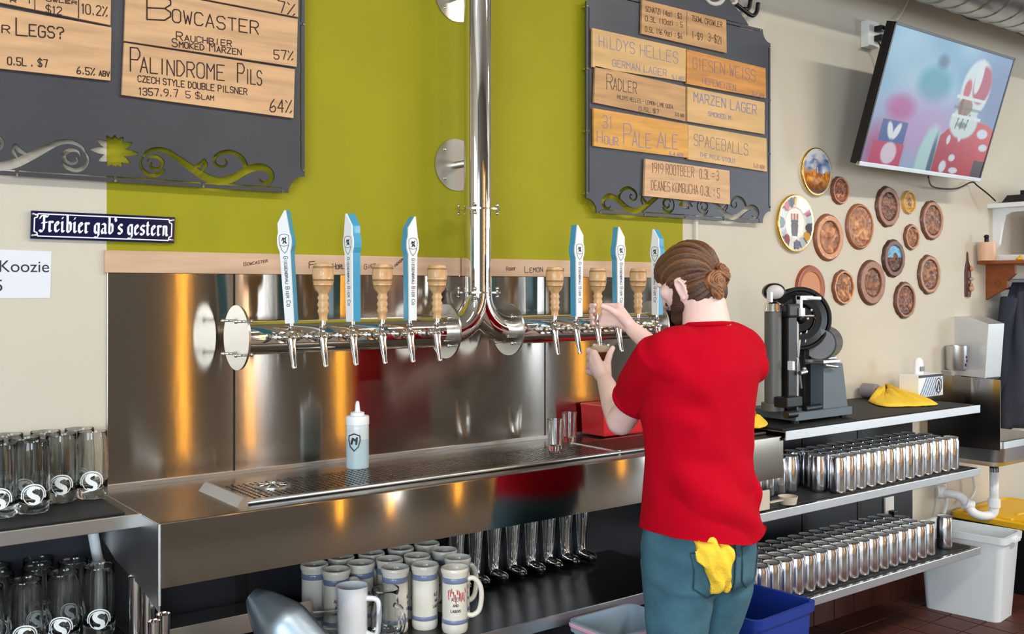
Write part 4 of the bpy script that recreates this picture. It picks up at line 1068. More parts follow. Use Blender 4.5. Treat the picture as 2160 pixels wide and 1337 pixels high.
# ================================================================ STEINS
def stein_proto():
    t = thing('beer_stein', '', 'stein', (0,0,0)); r = .0365; h = .182
    bm = nb(); lathe(bm, [(0,.004),(r*.82,.002),(r*.95,0),(r*1.02,.006),(r*1.04,.018),(r*1.0,.026),(r*.99,.034),(r*1.0,.04),(r*1.0,.142),(r*.99,.150),(r*1.0,.156),(r*1.0,.160),(r*1.10,.170),(r*1.12,.178),(r*1.06,h),(r*.97,.178),(r*.90,.160),(r*.90,.03),(0,.02)], 36); obj('body', bm, M_ceram, t, True, 60)
    for z, z2 in ((.028,.037),(.143,.156)):
        bm = nb(); lathe(bm, [(r*.99,z-.002),(r*1.035,z),(r*1.02,(z+z2)/2),(r*1.035,z2),(r*.99,z2+.002)], 36); obj('blue_band', bm, M_band, t, True)
    bm = nb(); tube(bm, spline([(r*.9,0,.145),(r*1.5,0,.148),(r*2.0,0,.125),(r*2.1,0,.09),(r*1.9,0,.055),(r*1.4,0,.042),(r*.95,0,.045)], 6), .0075, 10); obj('handle', bm, M_ceram, t, True)
    bm = nb()
    def on(a, z): an = -PI/2+a/r; return Vector((r*1.006*math.cos(an), r*1.006*math.sin(an), z))
    for txt, z, x0, x1, hh in (('ALES', .095, -.012, .012, .009), ('AND', .078, -.008, .008, .007), ('LAGERS', .062, -.014, .014, .007)):
        for st in layout(txt):
            pts = [on(x0+a*(x1-x0), z+b*hh) for a, b in st]
            nrm = Vector((pts[0].x, pts[0].y, 0)); seg_quads(bm, pts, .0016, nrm)
    obj('lettering', bm, M_grey, t)
    return t
sp0 = stein_proto()
STN = [(1.350,-.209,60,'at the front left corner of the stein group'),(1.495,-.292,150,'behind the clear glass mug, in the front line'),(1.579,-.318,170,'second from the right in the front line'),(1.630,-.398,20,'nearest the viewer, with red marks'),
 (1.440,-.190,120,'behind and right of the front left stein'),(1.327,-.118,60,'at the far left, farthest back'),(1.698,-.312,70,'rightmost one in the second line'),(1.527,-.205,130,'in the middle of the second line'),(1.612,-.222,110,'in the third line behind the front right pair'),(1.715,-.215,80,'rightmost one in the third line'),
 (1.620,-.115,100,'in the back line under the apron, second from the right'),(1.520,-.110,120,'in the middle of the back line'),(1.425,-.095,120,'second from the left in the back line'),(1.715,-.115,90,'rightmost one in the back line')]
for i, (x, y, a, tx) in enumerate(STN):
    lb = 'ceramic beer stein %s' % tx; g_ = 'ceramic steins on the black shelf'
    # lettering faces the viewer; the handle angle is chosen per stein
    if i == 0: sp0.location = (x,y,.54); sp0.rotation_euler = (0,0,R(-18)); sp0['label'] = lb; sp0['group'] = g_
    else: dup(sp0, (x,y,.54), R(-30 if i == 3 else -15+rc.uniform(-50,110)), lb, g_)
# red scribble on the front stein
t4 = [o for o in bpy.data.objects if o.get('label','').find('with red marks') > 0][0]
bm = nb(); r = .0365
rr = random.Random(5)
for k in range(11):
    a0 = -.030+k*.0052; z0 = .118+rr.uniform(-.006,.012); pts = []
    for q in range(3):
        an = -PI/2+(a0+q*.0012)/r; pts.append(Vector((1.630+r*1.012*math.cos(an-R(18)), -.398+r*1.012*math.sin(an-R(18)), .54+z0-q*rr.uniform(.005,.013))))
    seg_quads(bm, pts, .0026, Vector((pts[0].x-1.630, pts[0].y+.398, 0)))
obj('red_marks', bm, mat('red_ink', (190,30,40), .5), t4)
# white mug, clear mug, tipped glass, scoop
def onshelf(u, v, z): return HP(u, v, z)
c = HP(743, 1234, .70); c.z = .54
t = thing('coffee_mug', 'plain white mug with square handle, in front of the steins', 'mug', c)
Mz = Matrix.Translation(c)
bm = nb(); r = .044; h = .160
lathe(bm, [(0,.004),(r*.8,0),(r*.93,.004),(r*.96,.02),(r*.96,h-.03),(r*1.0,h-.012),(r*1.02,h),(r*.97,h),(r*.91,h-.02),(r*.90,.015),(0,.010)], 40, Mz); obj('cup', bm, M_mug, t, True, 60)
a = R(-42); hd = Vector((math.cos(a), math.sin(a), 0)); 
bm = nb(); tube(bm, spline([c+hd*r*.9+Vector((0,0,.125)), c+hd*r*1.55+Vector((0,0,.122)), c+hd*r*1.72+Vector((0,0,.10)), c+hd*r*1.66+Vector((0,0,.04)), c+hd*r*1.4+Vector((0,0,.022)), c+hd*r*.9+Vector((0,0,.03))], 6), .0075, 12); obj('handle', bm, M_mug, t, True)
c = HP(813, 1240, .685); c.z = .54
t = thing('glass_mug', 'clear glass handled mug with a round thick rim, right of the white mug', 'glass mug', c)
bm = nb(); r = .040; h = .145
lathe(bm, [(0,.006),(r*.8,0),(r*.95,.006),(r*1.0,.03),(r*1.02,.08),(r*.9,.115),(r*.86,.125),(r*.98,.138),(r*.96,h),(r*.86,h-.004),(r*.78,.125),(r*.93,.08),(r*.90,.03),(0,.022)], 32, Matrix.Translation(c)); obj('glass_body', bm, glass, t, True, 60)
bm = nb(); d = Vector((.25,-.97,0)); tube(bm, spline([c+d*r*.9+Vector((0,0,.105)), c+d*r*1.5+Vector((0,0,.10)), c+d*r*1.75+Vector((0,0,.07)), c+d*r*1.5+Vector((0,0,.035)), c+d*r*.95+Vector((0,0,.03))], 6), .007, 10); obj('handle', bm, glass, t, True)
a0 = HP(640, 1318, .585); a1 = a0+Vector((.10,-.03,0))
t = thing('tipped_glass', 'clear tumbler lying on its side between the scoop and the white mug', 'glass', a0)
bm = nb(); lathe(bm, [(0,0),(.034,0),(.042,.11),(.0395,.11),(.032,.008),(0,.008)], 32, Matrix.Translation(a0) @ frame_from((.80,-.62,.0))); obj('glass_body', bm, glass, t, True, 50)
# ice scoop
p0 = P(533,1256,.38); p1 = P(572,1290,.44); p2 = P(625,1345,.50); p3 = P(660,1400,.52)
t = thing('ice_scoop', 'large dull aluminium ice scoop leaning left of the steins', 'scoop', p1)
bm = nb(); ax = (p2-p0).normalized(); side = ax.cross(Vector((.35,.9,.2))).normalized(); upn = side.cross(ax).normalized()
if upn.y > 0: upn = -upn
rows = []
for i in range(15):
    q = i/14; c_ = p0.lerp(p3, q); wd = .024+.058*min(1, q*1.9)**.8; dp = .02+.04*min(1, q*2)
    rows.append([bm.verts.new(c_+side*wd*math.cos(a)*1.0+upn*dp*math.sin(a)) for a in [PI*k/14 for k in range(15)]])
for a, b in zip(rows[:-1], rows[1:]):
    for k in range(14): bm.faces.new((a[k], a[k+1], b[k+1], b[k]))
bm.faces.new(rows[0])
o = obj('scoop_body', bm, mat('dull_aluminium', (150,164,176), .36, .9, bump=.05, bscale=40), t, True, 50); sm = o.modifiers.new('s','SOLIDIFY'); sm.thickness = .003
bm = nb(); tube(bm, [p3, p3.lerp(p2, -.8)+Vector((0,0,-.02))], .014, 12); obj('handle', bm, MATS['dull_aluminium'], t, True)

# ================================================================ GLASS BOOTS
def boot_proto():
    t = thing('boot_glass', '', 'boot glass', (0,0,0)); bm = nb()
    prof = [((0,0,.004),.018),((0,0,.012),.025),((0,0,.03),.026),((0,0,.05),.025),((0,0,.08),.027),((0,0,.12),.030),((0,0,.165),.034),((0,0,.195),.036),((0,0,.205),.0355)]
    tube(bm, [p for p, r in prof], 0, 24, rad=[r for p, r in prof], cap=True)
    bm2 = nb(); pts = [(0,-.0,.022),(0,-.022,.024),(0,-.040,.022),(0,-.058,.020),(0,-.070,.019),(0,-.076,.018)]
    tube(bm, pts, 0, 20, rad=[.02,.021,.020,.019,.014,.004])
    # inner wall
    tube(bm, [(0,0,.19),(0,0,.16),(0,0,.12),(0,0,.07),(0,0,.04),(0,-.01,.028),(0,-.03,.024),(0,-.05,.022)], 0, 20, rad=[.031,.030,.026,.022,.020,.016,.014,.009])
    me = bpy.data.meshes.new('b'); bm.to_mesh(me); bm.free(); bm2.free()
    o = obj('glass_body', me, glass, t, True, 50)
    bm = nb(); lathe(bm, [(.0325+.003*math.cos(a), .205+.003*math.sin(a)) for a in [2*PI*k/8 for k in range(8)]], 32, close=True); obj('rim', bm, glass, t, True)
    return t
bp = boot_proto()
for i, x in enumerate([2.41,2.33,2.25,2.17,2.088,2.008,1.93,1.855]):
    for j in range(1):
        lb = 'clear boot-shaped beer glass under the counter, %s from the right' % ordn[i]; g_ = 'boot glasses on the black shelf'
        if i == 0 and j == 0: bp.location = (x,-.05,.54); bp['label'] = lb; bp['group'] = g_; bp.rotation_euler = (0,0,R(8))
        else: dup(bp, (x,-.05-.002*i,.54), R(8), lb, g_)
for i, x in enumerate([2.37,2.29,2.21,2.13,2.05,1.97,1.89]):
    dup(bp, (x,-.145,.54), R(10), 'clear boot-shaped beer glass in the front line under the counter, %s from the right' % ordn[i], 'boot glasses on the black shelf') if False else None

# ================================================================ ON THE COUNTER
c = Vector((1.462,-.215,TZ)); c = HP(754, 986, TZ)
t = thing('squeeze_bottle', 'white-capped clear squeeze bottle half full, with a black shield emblem, on the drip tray', 'bottle', c)
Mz = Matrix.Translation(c); r = .0335
bm = nb(); lathe(bm, [(0,.001),(r*.92,0),(r,.005),(r,.115),(r*.98,.13),(r*.9,.133),(0,.133)], 32, Mz); obj('bottle_body', bm, mat('bottle_plastic', (206,216,220), .25, alpha=1, spec=.6), t, True, 50)
bm = nb(); lathe(bm, [(r*1.002,.002),(r*1.004,.086),(0,.086)], 32, Mz); obj('liquid', bm, mat('bottle_liquid', (176,196,204), .25), t, True, 50)
bm = nb(); lathe(bm, [(0,.128),(r*1.02,.128),(r*1.02,.150),(r*.98,.153),(r*.62,.155),(r*.60,.163),(r*.25,.166),(r*.17,.190),(r*.10,.196),(0,.196)], 32, Mz); obj('nozzle_cap', bm, M_white, t, True, 40)
bm = nb()
def bo(a, z, k=1.01): an = R(-135)+a/r; return c+Vector((r*k*math.cos(an), r*k*math.sin(an), z))
vs = [(-.016,.098),(0,.104),(.016,.098),(.017,.085),(.012,.066),(0,.054),(-.012,.066),(-.017,.085)]
bm.faces.new([bm.verts.new(bo(a, z, 1.012)) for a, z in vs]); obj('emblem_ground', bm, M_enw, t)
bm = nb(); nrm = Vector((-.7,-.7,0)); pp = [bo(a, z, 1.03) for a, z in vs+vs[:1]]; seg_quads(bm, pp, .0035, nrm); seg_quads(bm, [bo(a,z,1.03) for a,z in ((-.008,.075),(-.004,.09),(.004,.084),(.008,.092),(.006,.074))], .006, nrm); obj('emblem', bm, M_black, t)
def shot(u, v, lab, gr=None):
    c = HP(u, v, TZ); t = thing('shot_glass', lab, 'glass', c, 0, 'small tasting glasses on the drip tray')
    bm = nb(); lathe(bm, [(0,.002),(.019,0),(.021,.004),(.026,.102),(.0245,.103),(.0195,.020),(0,.014)], 28, Matrix.Translation(c)); obj('glass_body', bm, glass, t, True, 50)
shot(1171, 950, 'small clear tasting glass on the drip tray, the nearer one'); shot(1201, 932, 'small clear tasting glass by the backsplash, the one behind')
c = HP(1272, 921, TZ)
t = thing('red_tub', 'bright red plastic tub on the drip tray behind the man\'s elbow', 'tub', (c.x+.1,-.16,TZ))
bm = nb(); x0 = c.x
prism(bm, [(x0+.006,c.y,TZ),(x0+.24,c.y,TZ),(x0+.246,c.y,TZ+.105),(x0,c.y,TZ+.105)], (0,-.02-c.y,0)); obj('body', bm, M_redp, t)
bm = nb(); box2(bm, (x0-.004,c.y-.005,TZ+.100), (x0+.25,-.018,TZ+.110), .003); obj('rim', bm, M_redp, t)

# ================================================================ RIGHT COUNTER: machine, cloths, box
mx, mz = 3.16, 1.008
t = thing('canning_machine', 'tall black can seaming machine with a big round wheel guard and side motor', 'machine', (3.45,-.3,mz))
bm = nb(); prism(bm, [(3.17,-.42,mz+.012),(3.53,-.42,mz+.012),(3.55,-.20,mz+.012),(3.18,-.16,mz+.012)], (0,0,.03)); obj('base_plate', bm, M_slate, t)
bm = nb()
for q in ((3.19,-.40),(3.50,-.40),(3.52,-.22),(3.20,-.19)): cyl(bm, (q[0],q[1],mz), (q[0],q[1],mz+.014), .016)
split_islands(obj('foot', bm, M_black, t), 'foot')
bm = nb(); prism(bm, [(3.37,-.40,mz+.04),(3.53,-.40,mz+.04),(3.495,-.40,mz+.215),(3.37,-.40,mz+.215)], (0,.18,0)); obj('motor_stand', bm, M_slate, t)
bm = nb(); box2(bm, (3.20,-.36,mz+.04), (3.26,-.28,mz+.42), .006); box2(bm, (3.33,-.34,mz+.04), (3.39,-.24,mz+.40), .006); box2(bm, (3.19,-.37,mz+.40), (3.28,-.26,mz+.455), .01); obj('column', bm, M_black, t)
bm = nb(); cyl(bm, (3.265,-.34,mz+.36), (3.325,-.33,mz+.12), .005); cyl(bm, (3.265,-.34,mz+.12), (3.325,-.33,mz+.36), .005); cyl(bm, (3.295,-.33,mz+.04), (3.295,-.33,mz+.42), .009); obj('linkage', bm, steel_edge, t)
wc = P(1684, 672, .315); ax = Vector((-.62,-.78,.0)).normalized()
fr = Matrix.Translation(wc) @ frame_from(ax)
bm = nb(); lathe(bm, [(0,-.035),(.110,-.035),(.124,-.02),(.126,.02),(.120,.028),(.112,.028),(.108,.020),(.06,.014),(.05,.026),(0,.028)], 56, fr); o = obj('wheel_guard', bm, M_blackg, t, True, 40)
bm = nb(); lathe(bm, [(.062,.016),(.062,.026),(.085,.026),(.085,.016)], 40, fr); ball(bm, fr @ Vector((0,0,.032)), .02); obj('hub', bm, M_blackg, o, True, 40)
bm = nb(); a = fr @ Vector((-.09,.045,.04)); cyl(bm, wc+ax*.035+Vector((-.064,.050,.012)), wc+ax*.035+Vector((.040,-.032,.012)), .0048); obj('pen', bm, steel_edge, t)
bm = nb(); cyl(bm, (3.385,-.37,mz+.295), (3.515,-.31,mz+.295), .066, seg=40); obj('motor', bm, mat('motor_paint', (64,72,80), .3), t, True, 40)
bm = nb(); cyl(bm, (3.376,-.374,mz+.295), (3.385,-.37,mz+.295), .060, seg=40); cyl(bm, (3.515,-.31,mz+.295), (3.523,-.306,mz+.295), .060, seg=40); split_islands(obj('motor_cap', bm, mat('cap_grey', (130,134,138), .4), t, True, 40), 'motor_cap')
bm = nb(); box(bm, (3.39,-.38,mz+.228), (.11,.09,.012), .002, None); cyl(bm, (3.35,-.42,mz+.215), (3.43,-.42,mz+.205), .006); box(bm, (3.46,-.33,mz+.235), (.08,.08,.008), .002); obj('chute', bm, steel_edge, t)
bm = nb(); fh = Matrix.Translation((3.155,-.33,mz+.50)) @ frame_from(Vector((-.62,-.78,0))); lathe(bm, [(0,-.03),(.038,-.03),(.042,-.02),(.042,.012),(.036,.018),(0,.018)], 32, fh @ Matrix.Diagonal((1,.8,1,1))); obj('gauge_housing', bm, M_black, t, True, 40)
bm = nb(); lathe(bm, [(0,.019),(.033,.019),(.033,.021),(0,.022)], 32, fh @ Matrix.Diagonal((1,.8,1,1))); obj('gauge_dial', bm, mat('dial', (206,206,204), .4), t, True)
bm = nb(); lathe(bm, [(0,0),(.036,0),(.032,.03),(.022,.036),(0,.036)], 28, Matrix.Translation((3.175,-.31,mz+.425))); obj('chuck_head', bm, chrome2, t, True, 40)
bm = nb(); lathe(bm, [(.033,0),(.033,.38),(0,.38)], 24, Matrix.Translation((3.175,-.31,mz+.045))); lathe(bm, [(.045,0),(.045,.03),(0,.03)], 24, Matrix.Translation((3.175,-.31,mz+.042))); obj('can_cylinder', bm, mat('cyl_grey', (110,112,112), .5, .4), t, True, 40)
bm = nb(); box2(bm, (3.262,-.372,mz+.435), (3.278,-.352,mz+.485), .002); box2(bm, (3.262,-.374,mz+.468), (3.34,-.350,mz+.485), .002); box2(bm, (3.255,-.38,mz+.405), (3.283,-.35,mz+.437), .004); cyl(bm, (3.30,-.37,mz+.477), (3.37,-.385,mz+.474), .007); obj('white_clamp', bm, M_white, t)
bm = nb(); ball(bm, (3.40,-.375,mz+.395), .016, 12); obj('lever_knob', bm, mat('knob_grey', (160,164,168), .3), t, True)
bm = nb(); tube(bm, [(3.40,-.37,mz+.395),(3.36,-.36,mz+.40),(3.34,-.35,mz+.38),(3.335,-.34,mz+.30)], .005, 8); ball(bm, (3.34,-.365,mz+.428), .007); ball(bm, (3.31,-.37,mz+.395), .007); ball(bm, (3.365,-.37,mz+.395), .007); ball(bm, (3.29,-.37,mz+.20), .009); cyl(bm, (3.26,-.37,mz+.185), (3.30,-.37,mz+.19), .009); split_islands(obj('lever', bm, steel_edge, t), 'lever')
bm = nb(); box2(bm, (3.19,-.39,mz+.20), (3.205,-.365,mz+.235), .003); box2(bm, (3.11,-.35,mz+.46), (3.125,-.33,mz+.50), .003); split_islands(obj('white_block', bm, M_white, t), 'white_block')
bm = nb(); box2(bm, (3.14,-.40,mz+.06), (3.24,-.34,mz+.10), .006); cyl(bm, (3.11,-.42,mz+.04), (3.17,-.42,mz+.04), .014); cyl(bm, (3.25,-.40,mz+.05), (3.36,-.39,mz+.05), .012); box2(bm, (3.15,-.33,mz+.10),(3.21,-.29,mz+.13),.003); split_islands(obj('clamp', bm, M_black, t), 'clamp')

def cloth(name, label, pts, m, h=.03, seed=1, parent=None, cat='cloth', pk=None):
    """crumpled cloth heap: boundary pts on a flat top, raised and folded in the middle"""
    n = 26; bm = nb(); c = pk or sum((Vector(p) for p in pts), Vector())/len(pts); sp = spline([Vector(p) for p in pts]+[Vector(pts[0])], 6)
    rings = []
    for i in range(9):
        q = i/8
        rings.append([bm.verts.new(c.lerp(p, q)+Vector((0,0,.003+h*((1-q)**.8 if q < 1 else 0)*(.55+1.5*abs(noise.noise(Vector((p.x*11+seed, p.y*16, q*1.2)))))+.010*(1-q*.7)*abs(noise.noise(Vector((p.x*34,p.y*34,q*3+seed))))))) for p in sp[:-1]])
    for a, b in zip(rings[:-1], rings[1:]):
        k_ = len(a)
        for k in range(k_): bm.faces.new((a[k], a[(k+1)%k_], b[(k+1)%k_], b[k]))
    bm.faces.new(rings[0])
    o = obj(name, bm, m, None, True); sm = o.modifiers.new('s', 'SOLIDIFY'); sm.thickness = .004; sm.offset = 0
    return tag(o, label, cat)
z = 1.009
cloth('yellow_cloth', 'crumpled yellow cloth spread on the right counter in front of the small box', [HP(1832,848,z), HP(1862,858,z), HP(1925,858,z), HP(1975,855,z), HP(1968,850,z), HP(1925,832,z), HP(1870,828,z)], M_yel, .050, 2, pk=HP(1868,838,z))
cloth('yellow_cloth', 'folded yellow cloth at the left end of the right counter, beside the man', [HP(1568,903,z), HP(1600,905,z), HP(1618,899,z), HP(1612,890,z), HP(1570,887,z)], M_yel, .035, 5)
c0 = HP(1898, 838, z); c1 = HP(1978, 838, z)
t = thing('label_box', 'small blue and white striped box with a black logo, right counter', 'box', (4.5,-.14,z))
bx0, bx1, by0, by1, bz1 = 4.385, 4.60, -.20, -.10, z+.105
bm = nb(); box2(bm, (bx0,by0,z), (bx1,by1,bz1), .003); obj('carton', bm, M_white, t)
bm = nb(); 
for k in range(9):
    x = bx0+.006+k*.020; pts = [(x, z+.004), (x+.009, z+.004), (min(x+.069,bx1-.002), z+.09), (min(x+.060,bx1-.002), z+.09)]
    bm.faces.new([bm.verts.new((a, by0-.0008, b)) for a, b in pts])
obj('stripes', bm, mat('stripe_blue', (110,140,180), .6), t)
bm = nb(); box2(bm, (bx0,by0-.001,z+.092), (bx1,by0,z+.104)); obj('black_band', bm, M_black, t)
bm = nb(); n_ = (0,-1,0)
cx_, cz_ = bx1-.045, z+.05
seg_quads(bm, [Vector((cx_+.026*math.cos(a), by0-.0022, cz_+.034*math.sin(a))) for a in [2*PI*k/14 for k in range(15)]], .006, n_); seg_quads(bm, [Vector((cx_-.012,by0-.0022,cz_-.02)),Vector((cx_,by0-.0022,cz_+.02)),Vector((cx_+.012,by0-.0022,cz_)),Vector((cx_+.008,by0-.0022,cz_-.02))], .009, n_); obj('logo', bm, M_black, t)
bm = nb(); prism(bm, [(cx_+.03*math.cos(a), by0-.0012, cz_+.038*math.sin(a)) for a in [2*PI*k/20 for k in range(20)]], (0,.0008,0)); obj('logo_ground', bm, M_white, t)
t = thing('label_reader', 'white rounded handheld device standing on top of the small box', 'device', (4.47,-.15,bz1))
bm = nb(); lathe(bm, [(0,0),(.030,0),(.030,.05),(.026,.066),(.014,.078),(0,.080)], 28, Matrix.Translation((4.47,-.15,bz1)) @ Matrix.Diagonal((1,.6,1,1))); obj('housing', bm, M_white, t, True, 60)
bm = nb(); box2(bm, (4.452,-.171,bz1+.014), (4.488,-.166,bz1+.036), .002); obj('display', bm, mat('lcd', (120,130,128), .3), t)
c = P(1860,823,.10); t = thing('paper_roll', 'small dark-cored paper roll lying between the yellow cloth and the wall', 'roll', c)
bm = nb(); cyl(bm, (4.20,-.10,z+.034), (4.20,-.03,z+.034), .034, seg=28); obj('roll', bm, mat('roll_grey', (140,132,140), .6), t, True, 40)
bm = nb(); cyl(bm, (4.20,-.104,z+.034), (4.20,-.10,z+.034), .014, seg=20); obj('core', bm, M_black, t)
bm = nb(); t = thing('wall_cord', 'thin dark cord lying on the right counter behind the machine', 'cord', (3.9,-.06,z)); tube(bm, spline([(3.72,-.12,z+.006),(3.8,-.05,z+.006),(3.9,-.04,z+.01),(4.0,-.05,z+.006)], 6), .004, 6); obj('cord', bm, M_black, t)
# low outlet behind cans
c = P(1872,1072,.012); t = thing('power_outlet', 'white wall outlet with a black plug above the cans of the lowest shelf', 'outlet', c)
bm = nb(); box2(bm, (c.x-.03,-.02,c.z-.05), (c.x+.045,-.009,c.z+.055), .003); obj('plate', bm, M_sock, t)
bm = nb(); box2(bm, (c.x-.005,-.05,c.z-.04), (c.x+.03,-.02,c.z-.008), .004); tube(bm, spline([(c.x+.01,-.05,c.z-.03),(c.x+.05,-.06,c.z-.07),(c.x+.08,-.03,c.z-.14)], 5), .004, 6); obj('plug', bm, M_black, t)
# ================================================================ SINK CORNER
t = thing('hand_sink', 'wall-hung stainless hand sink with a tall side splash, right of the counter', 'sink', (4.95,-.2,.78))
sx0, sx1, sy = 4.735, 5.20, -.42
bm = nb(); prism(bm, [(4.73,y,z) for y, z in ((0,.745),(-.41,.755),(-.41,1.088),(0,1.097))], (.004,0,0)); obj('side_splash', bm, steel, t)
bm = nb(); 
def rr_(cx, cy, hx, hy, r, z, n=6):
    out = []
    for sx_, sy_, a0 in ((1,1,0),(-1,1,PI/2),(-1,-1,PI),(1,-1,3*PI/2)):
        for k in range(n+1):
            a = a0+PI/2*k/n; out.append((cx+sx_*(hx-r)+r*math.cos(a), cy+sy_*(hy-r)+r*math.sin(a), z))
    return out
def loft(bm, loops, cap0=True, cap1=True, mi=0):
    rs = [[bm.verts.new(p) for p in l] for l in loops]
    for a, b in zip(rs[:-1], rs[1:]):
        n = len(a)
        for k in range(n):
            f = bm.faces.new((a[k], a[(k+1)%n], b[(k+1)%n], b[k])); f.material_index = mi
    if cap0: bm.faces.new(list(reversed(rs[0])))
    if cap1: bm.faces.new(rs[-1])
    return rs
cx, cy, hx, hy = (sx0+sx1)/2, -.215, (sx1-sx0)/2, .205
loft(bm, [rr_(cx,cy,hx*.35,hy*.35,.04,.655), rr_(cx,cy,hx*.75,hy*.72,.06,.662), rr_(cx,cy,hx*.92,hy*.9,.06,.69), rr_(cx,cy,hx*.97,hy*.96,.05,.76), rr_(cx,cy,hx,hy,.02,.762), rr_(cx,cy,hx,hy,.02,.795), rr_(cx,cy,hx*.95,hy*.95,.04,.797), rr_(cx,cy,hx*.88,hy*.86,.06,.75), rr_(cx,cy,hx*.8,hy*.8,.06,.69), rr_(cx,cy,hx*.3,hy*.3,.04,.672)])
obj('basin', bm, steel_edge, t, True, 35)
t = thing('drain_trap', 'white plastic drain pipe with curved trap under the hand sink', 'pipe', (4.8,-.2,.5))
a = P(2097,1000,.24)
bm = nb(); cyl(bm, (a.x,-.24,.655), (a.x,-.24,.60), .022); obj('tailpiece_top', bm, M_black, t, True, 40)
b = P(2097,1075,.24); bm = nb()
tube(bm, [(a.x,-.24,.62), (a.x,-.24,b.z)], .022, 18); obj('tailpiece', bm, M_pvc, t, True)
pts = [Vector((a.x,-.24,b.z+.05)), Vector((a.x,-.24,b.z)), P(2090,1086,.23), P(2070,1088,.21), P(2052,1080,.18), P(2040,1062,.15), P(2022,1045,.12), P(1998,1040,.07), P(1985,1040,.02)]
bm = nb(); tube(bm, spline(pts, 6), .023, 18); obj('trap', bm, M_pvc, t, True)
bm = nb(); cyl(bm, (a.x,-.24,b.z+.015), (a.x,-.24,b.z+.055), .030, seg=24); d = (P(2040,1060,.15)-P(2054,1066,.17)).normalized(); q_ = P(2042,1064,.155); cyl(bm, q_-d*.02, q_+d*.02, .031, seg=24); q_ = P(1994,1038,.05); cyl(bm, q_, q_+Vector((-.03,.03,0)), .034, seg=24); split_islands(obj('slip_nut', bm, M_pvc, t, True, 40), 'slip_nut')
bm = nb(); tube(bm, spline([P(2052,1000,.05),P(2056,1030,.05),P(2048,1050,.05),P(2036,1060,.04)], 5), .009, 8); tube(bm, spline([P(1992,1020,.04),P(1996,1060,.04),P(1990,1085,.04)], 5), .009, 8); split_islands(obj('supply_line', bm, M_pvc, t, True), 'supply_line')
# paper towel dispenser and steel cup
t = thing('towel_dispenser', 'wedge-topped white steel paper towel dispenser on the wall above the sink', 'dispenser', (5.2,-.1,1.2))
bm = nb(); prism(bm, [(5.06,y,z) for y, z in ((0,1.07),(-.165,1.062),(-.185,1.34),(-.09,1.372),(0,1.375))], (.16,0,0)); obj('cabinet', bm, mat('satin_steel', (214,216,218), .32, .55), t)
bm = nb(); box2(bm, (5.08,-.168,1.055), (5.20,-.03,1.064)); obj('outlet_slot', bm, M_black, t)
c = Vector((4.975,-.06,1.10)); t = thing('steel_cup', 'brushed steel cup on a wall bracket left of the towel dispenser', 'cup', c)
bm = nb(); lathe(bm, [(0,0),(.042,0),(.050,.012),(.052,.128),(.050,.128),(.047,.014),(0,.012)], 32, Matrix.Translation(c)); obj('cup_body', bm, steel_edge, t, True, 40)
bm = nb(); box2(bm, (4.93,-.055,1.098), (5.02,0,1.101)); obj('bracket', bm, chrome2, t)
bm = nb()
for k, (da, dz) in enumerate(((0,.07),(.1,.05),(-.1,.03))):
    an = R(-85)+da; ball(bm, c+Vector((.052*math.cos(an), .052*math.sin(an), dz)), .006, 6, sc=(1,.3,1.4))
obj('print_mark', bm, M_coat, t)
# wooden shelf, white bracket shelf, coat hooks
t = thing('wooden_wall_shelf', 'brown wooden wall shelf with a carved side bracket above the jacket', 'shelf', (5.5,-.15,1.67))
bm = nb(); box2(bm, (5.29,-.36,1.652), (6.6,0,1.670), .003); obj('board', bm, M_brownw, t)
bm = nb(); prism(bm, [(5.385,y,z) for y, z in ((0,1.652),(-.155,1.652),(-.160,1.60),(-.118,1.56),(-.115,1.525),(0,1.46))], (.022,0,0)); obj('bracket', bm, M_brownw, t)
bm = nb(); lathe(bm, [(.012,.0),(.018,.0),(.018,.004),(.012,.004)], 20, Matrix.Translation((5.384,-.065,1.55)) @ frame_from((-1,0,0)), close=True); obj('carved_ring', bm, M_brownw, t)
c = P(2082, 547, .06); c.z = 1.670
t = thing('wooden_tub', 'small pale wooden barrel-shaped tub on the left end of the wooden shelf', 'tub', c)
bm = nb(); lathe(bm, [(0,0),(.043,0),(.046,.03),(.046,.07),(.044,.098),(.039,.098),(.039,.01),(0,.01)], 28, Matrix.Translation(c)); obj('tub_body', bm, M_palew, t, True, 40)
bm = nb(); tube(bm, [c+Vector((0,0,.02)), c+Vector((-.004,.0,.10)), c+Vector((-.006,.0,.128))], .014, 12, rad=[.01,.012,.010]); ball(bm, c+Vector((-.006,0,.128)), .014, 10, sc=(1,1,.8)); tag(obj('pestle', bm, M_black, None, True), 'dark rounded handle sticking out of the pale wooden tub', 'pestle')
t = thing('yellow_trinket', 'small yellow trinket on the wooden shelf beside the pale tub', 'trinket', (5.36,-.19,1.67))
bm = nb(); ball(bm, (5.37,-.19,1.678), .016, 12, sc=(1.3,1,.6)); ball(bm, (5.372,-.195,1.690), .009, 10); obj('figure', bm, M_yelbin, t, True)
t = thing('white_case', 'flat white case lying on the wooden shelf', 'case', (5.42,-.2,1.69)); bm = nb(); box2(bm, (5.40,-.26,1.6705), (5.52,-.06,1.702), .004); obj('body', bm, M_white, t)
t = thing('dark_frame', 'dark upright speaker at the back of the wooden shelf', 'speaker', (5.9,-.1,1.67)); bm = nb(); box2(bm, (5.80,-.20,1.6705), (6.10,-.03,1.93), .006); obj('cabinet', bm, M_black, t)
t = thing('white_wall_shelf', 'white wall shelf on curved white brackets, holding a black device', 'shelf', (5.7,-.15,1.97))
bm = nb(); box2(bm, (5.40,-.40,1.958), (6.7,0,1.983), .003); obj('board', bm, M_white, t)
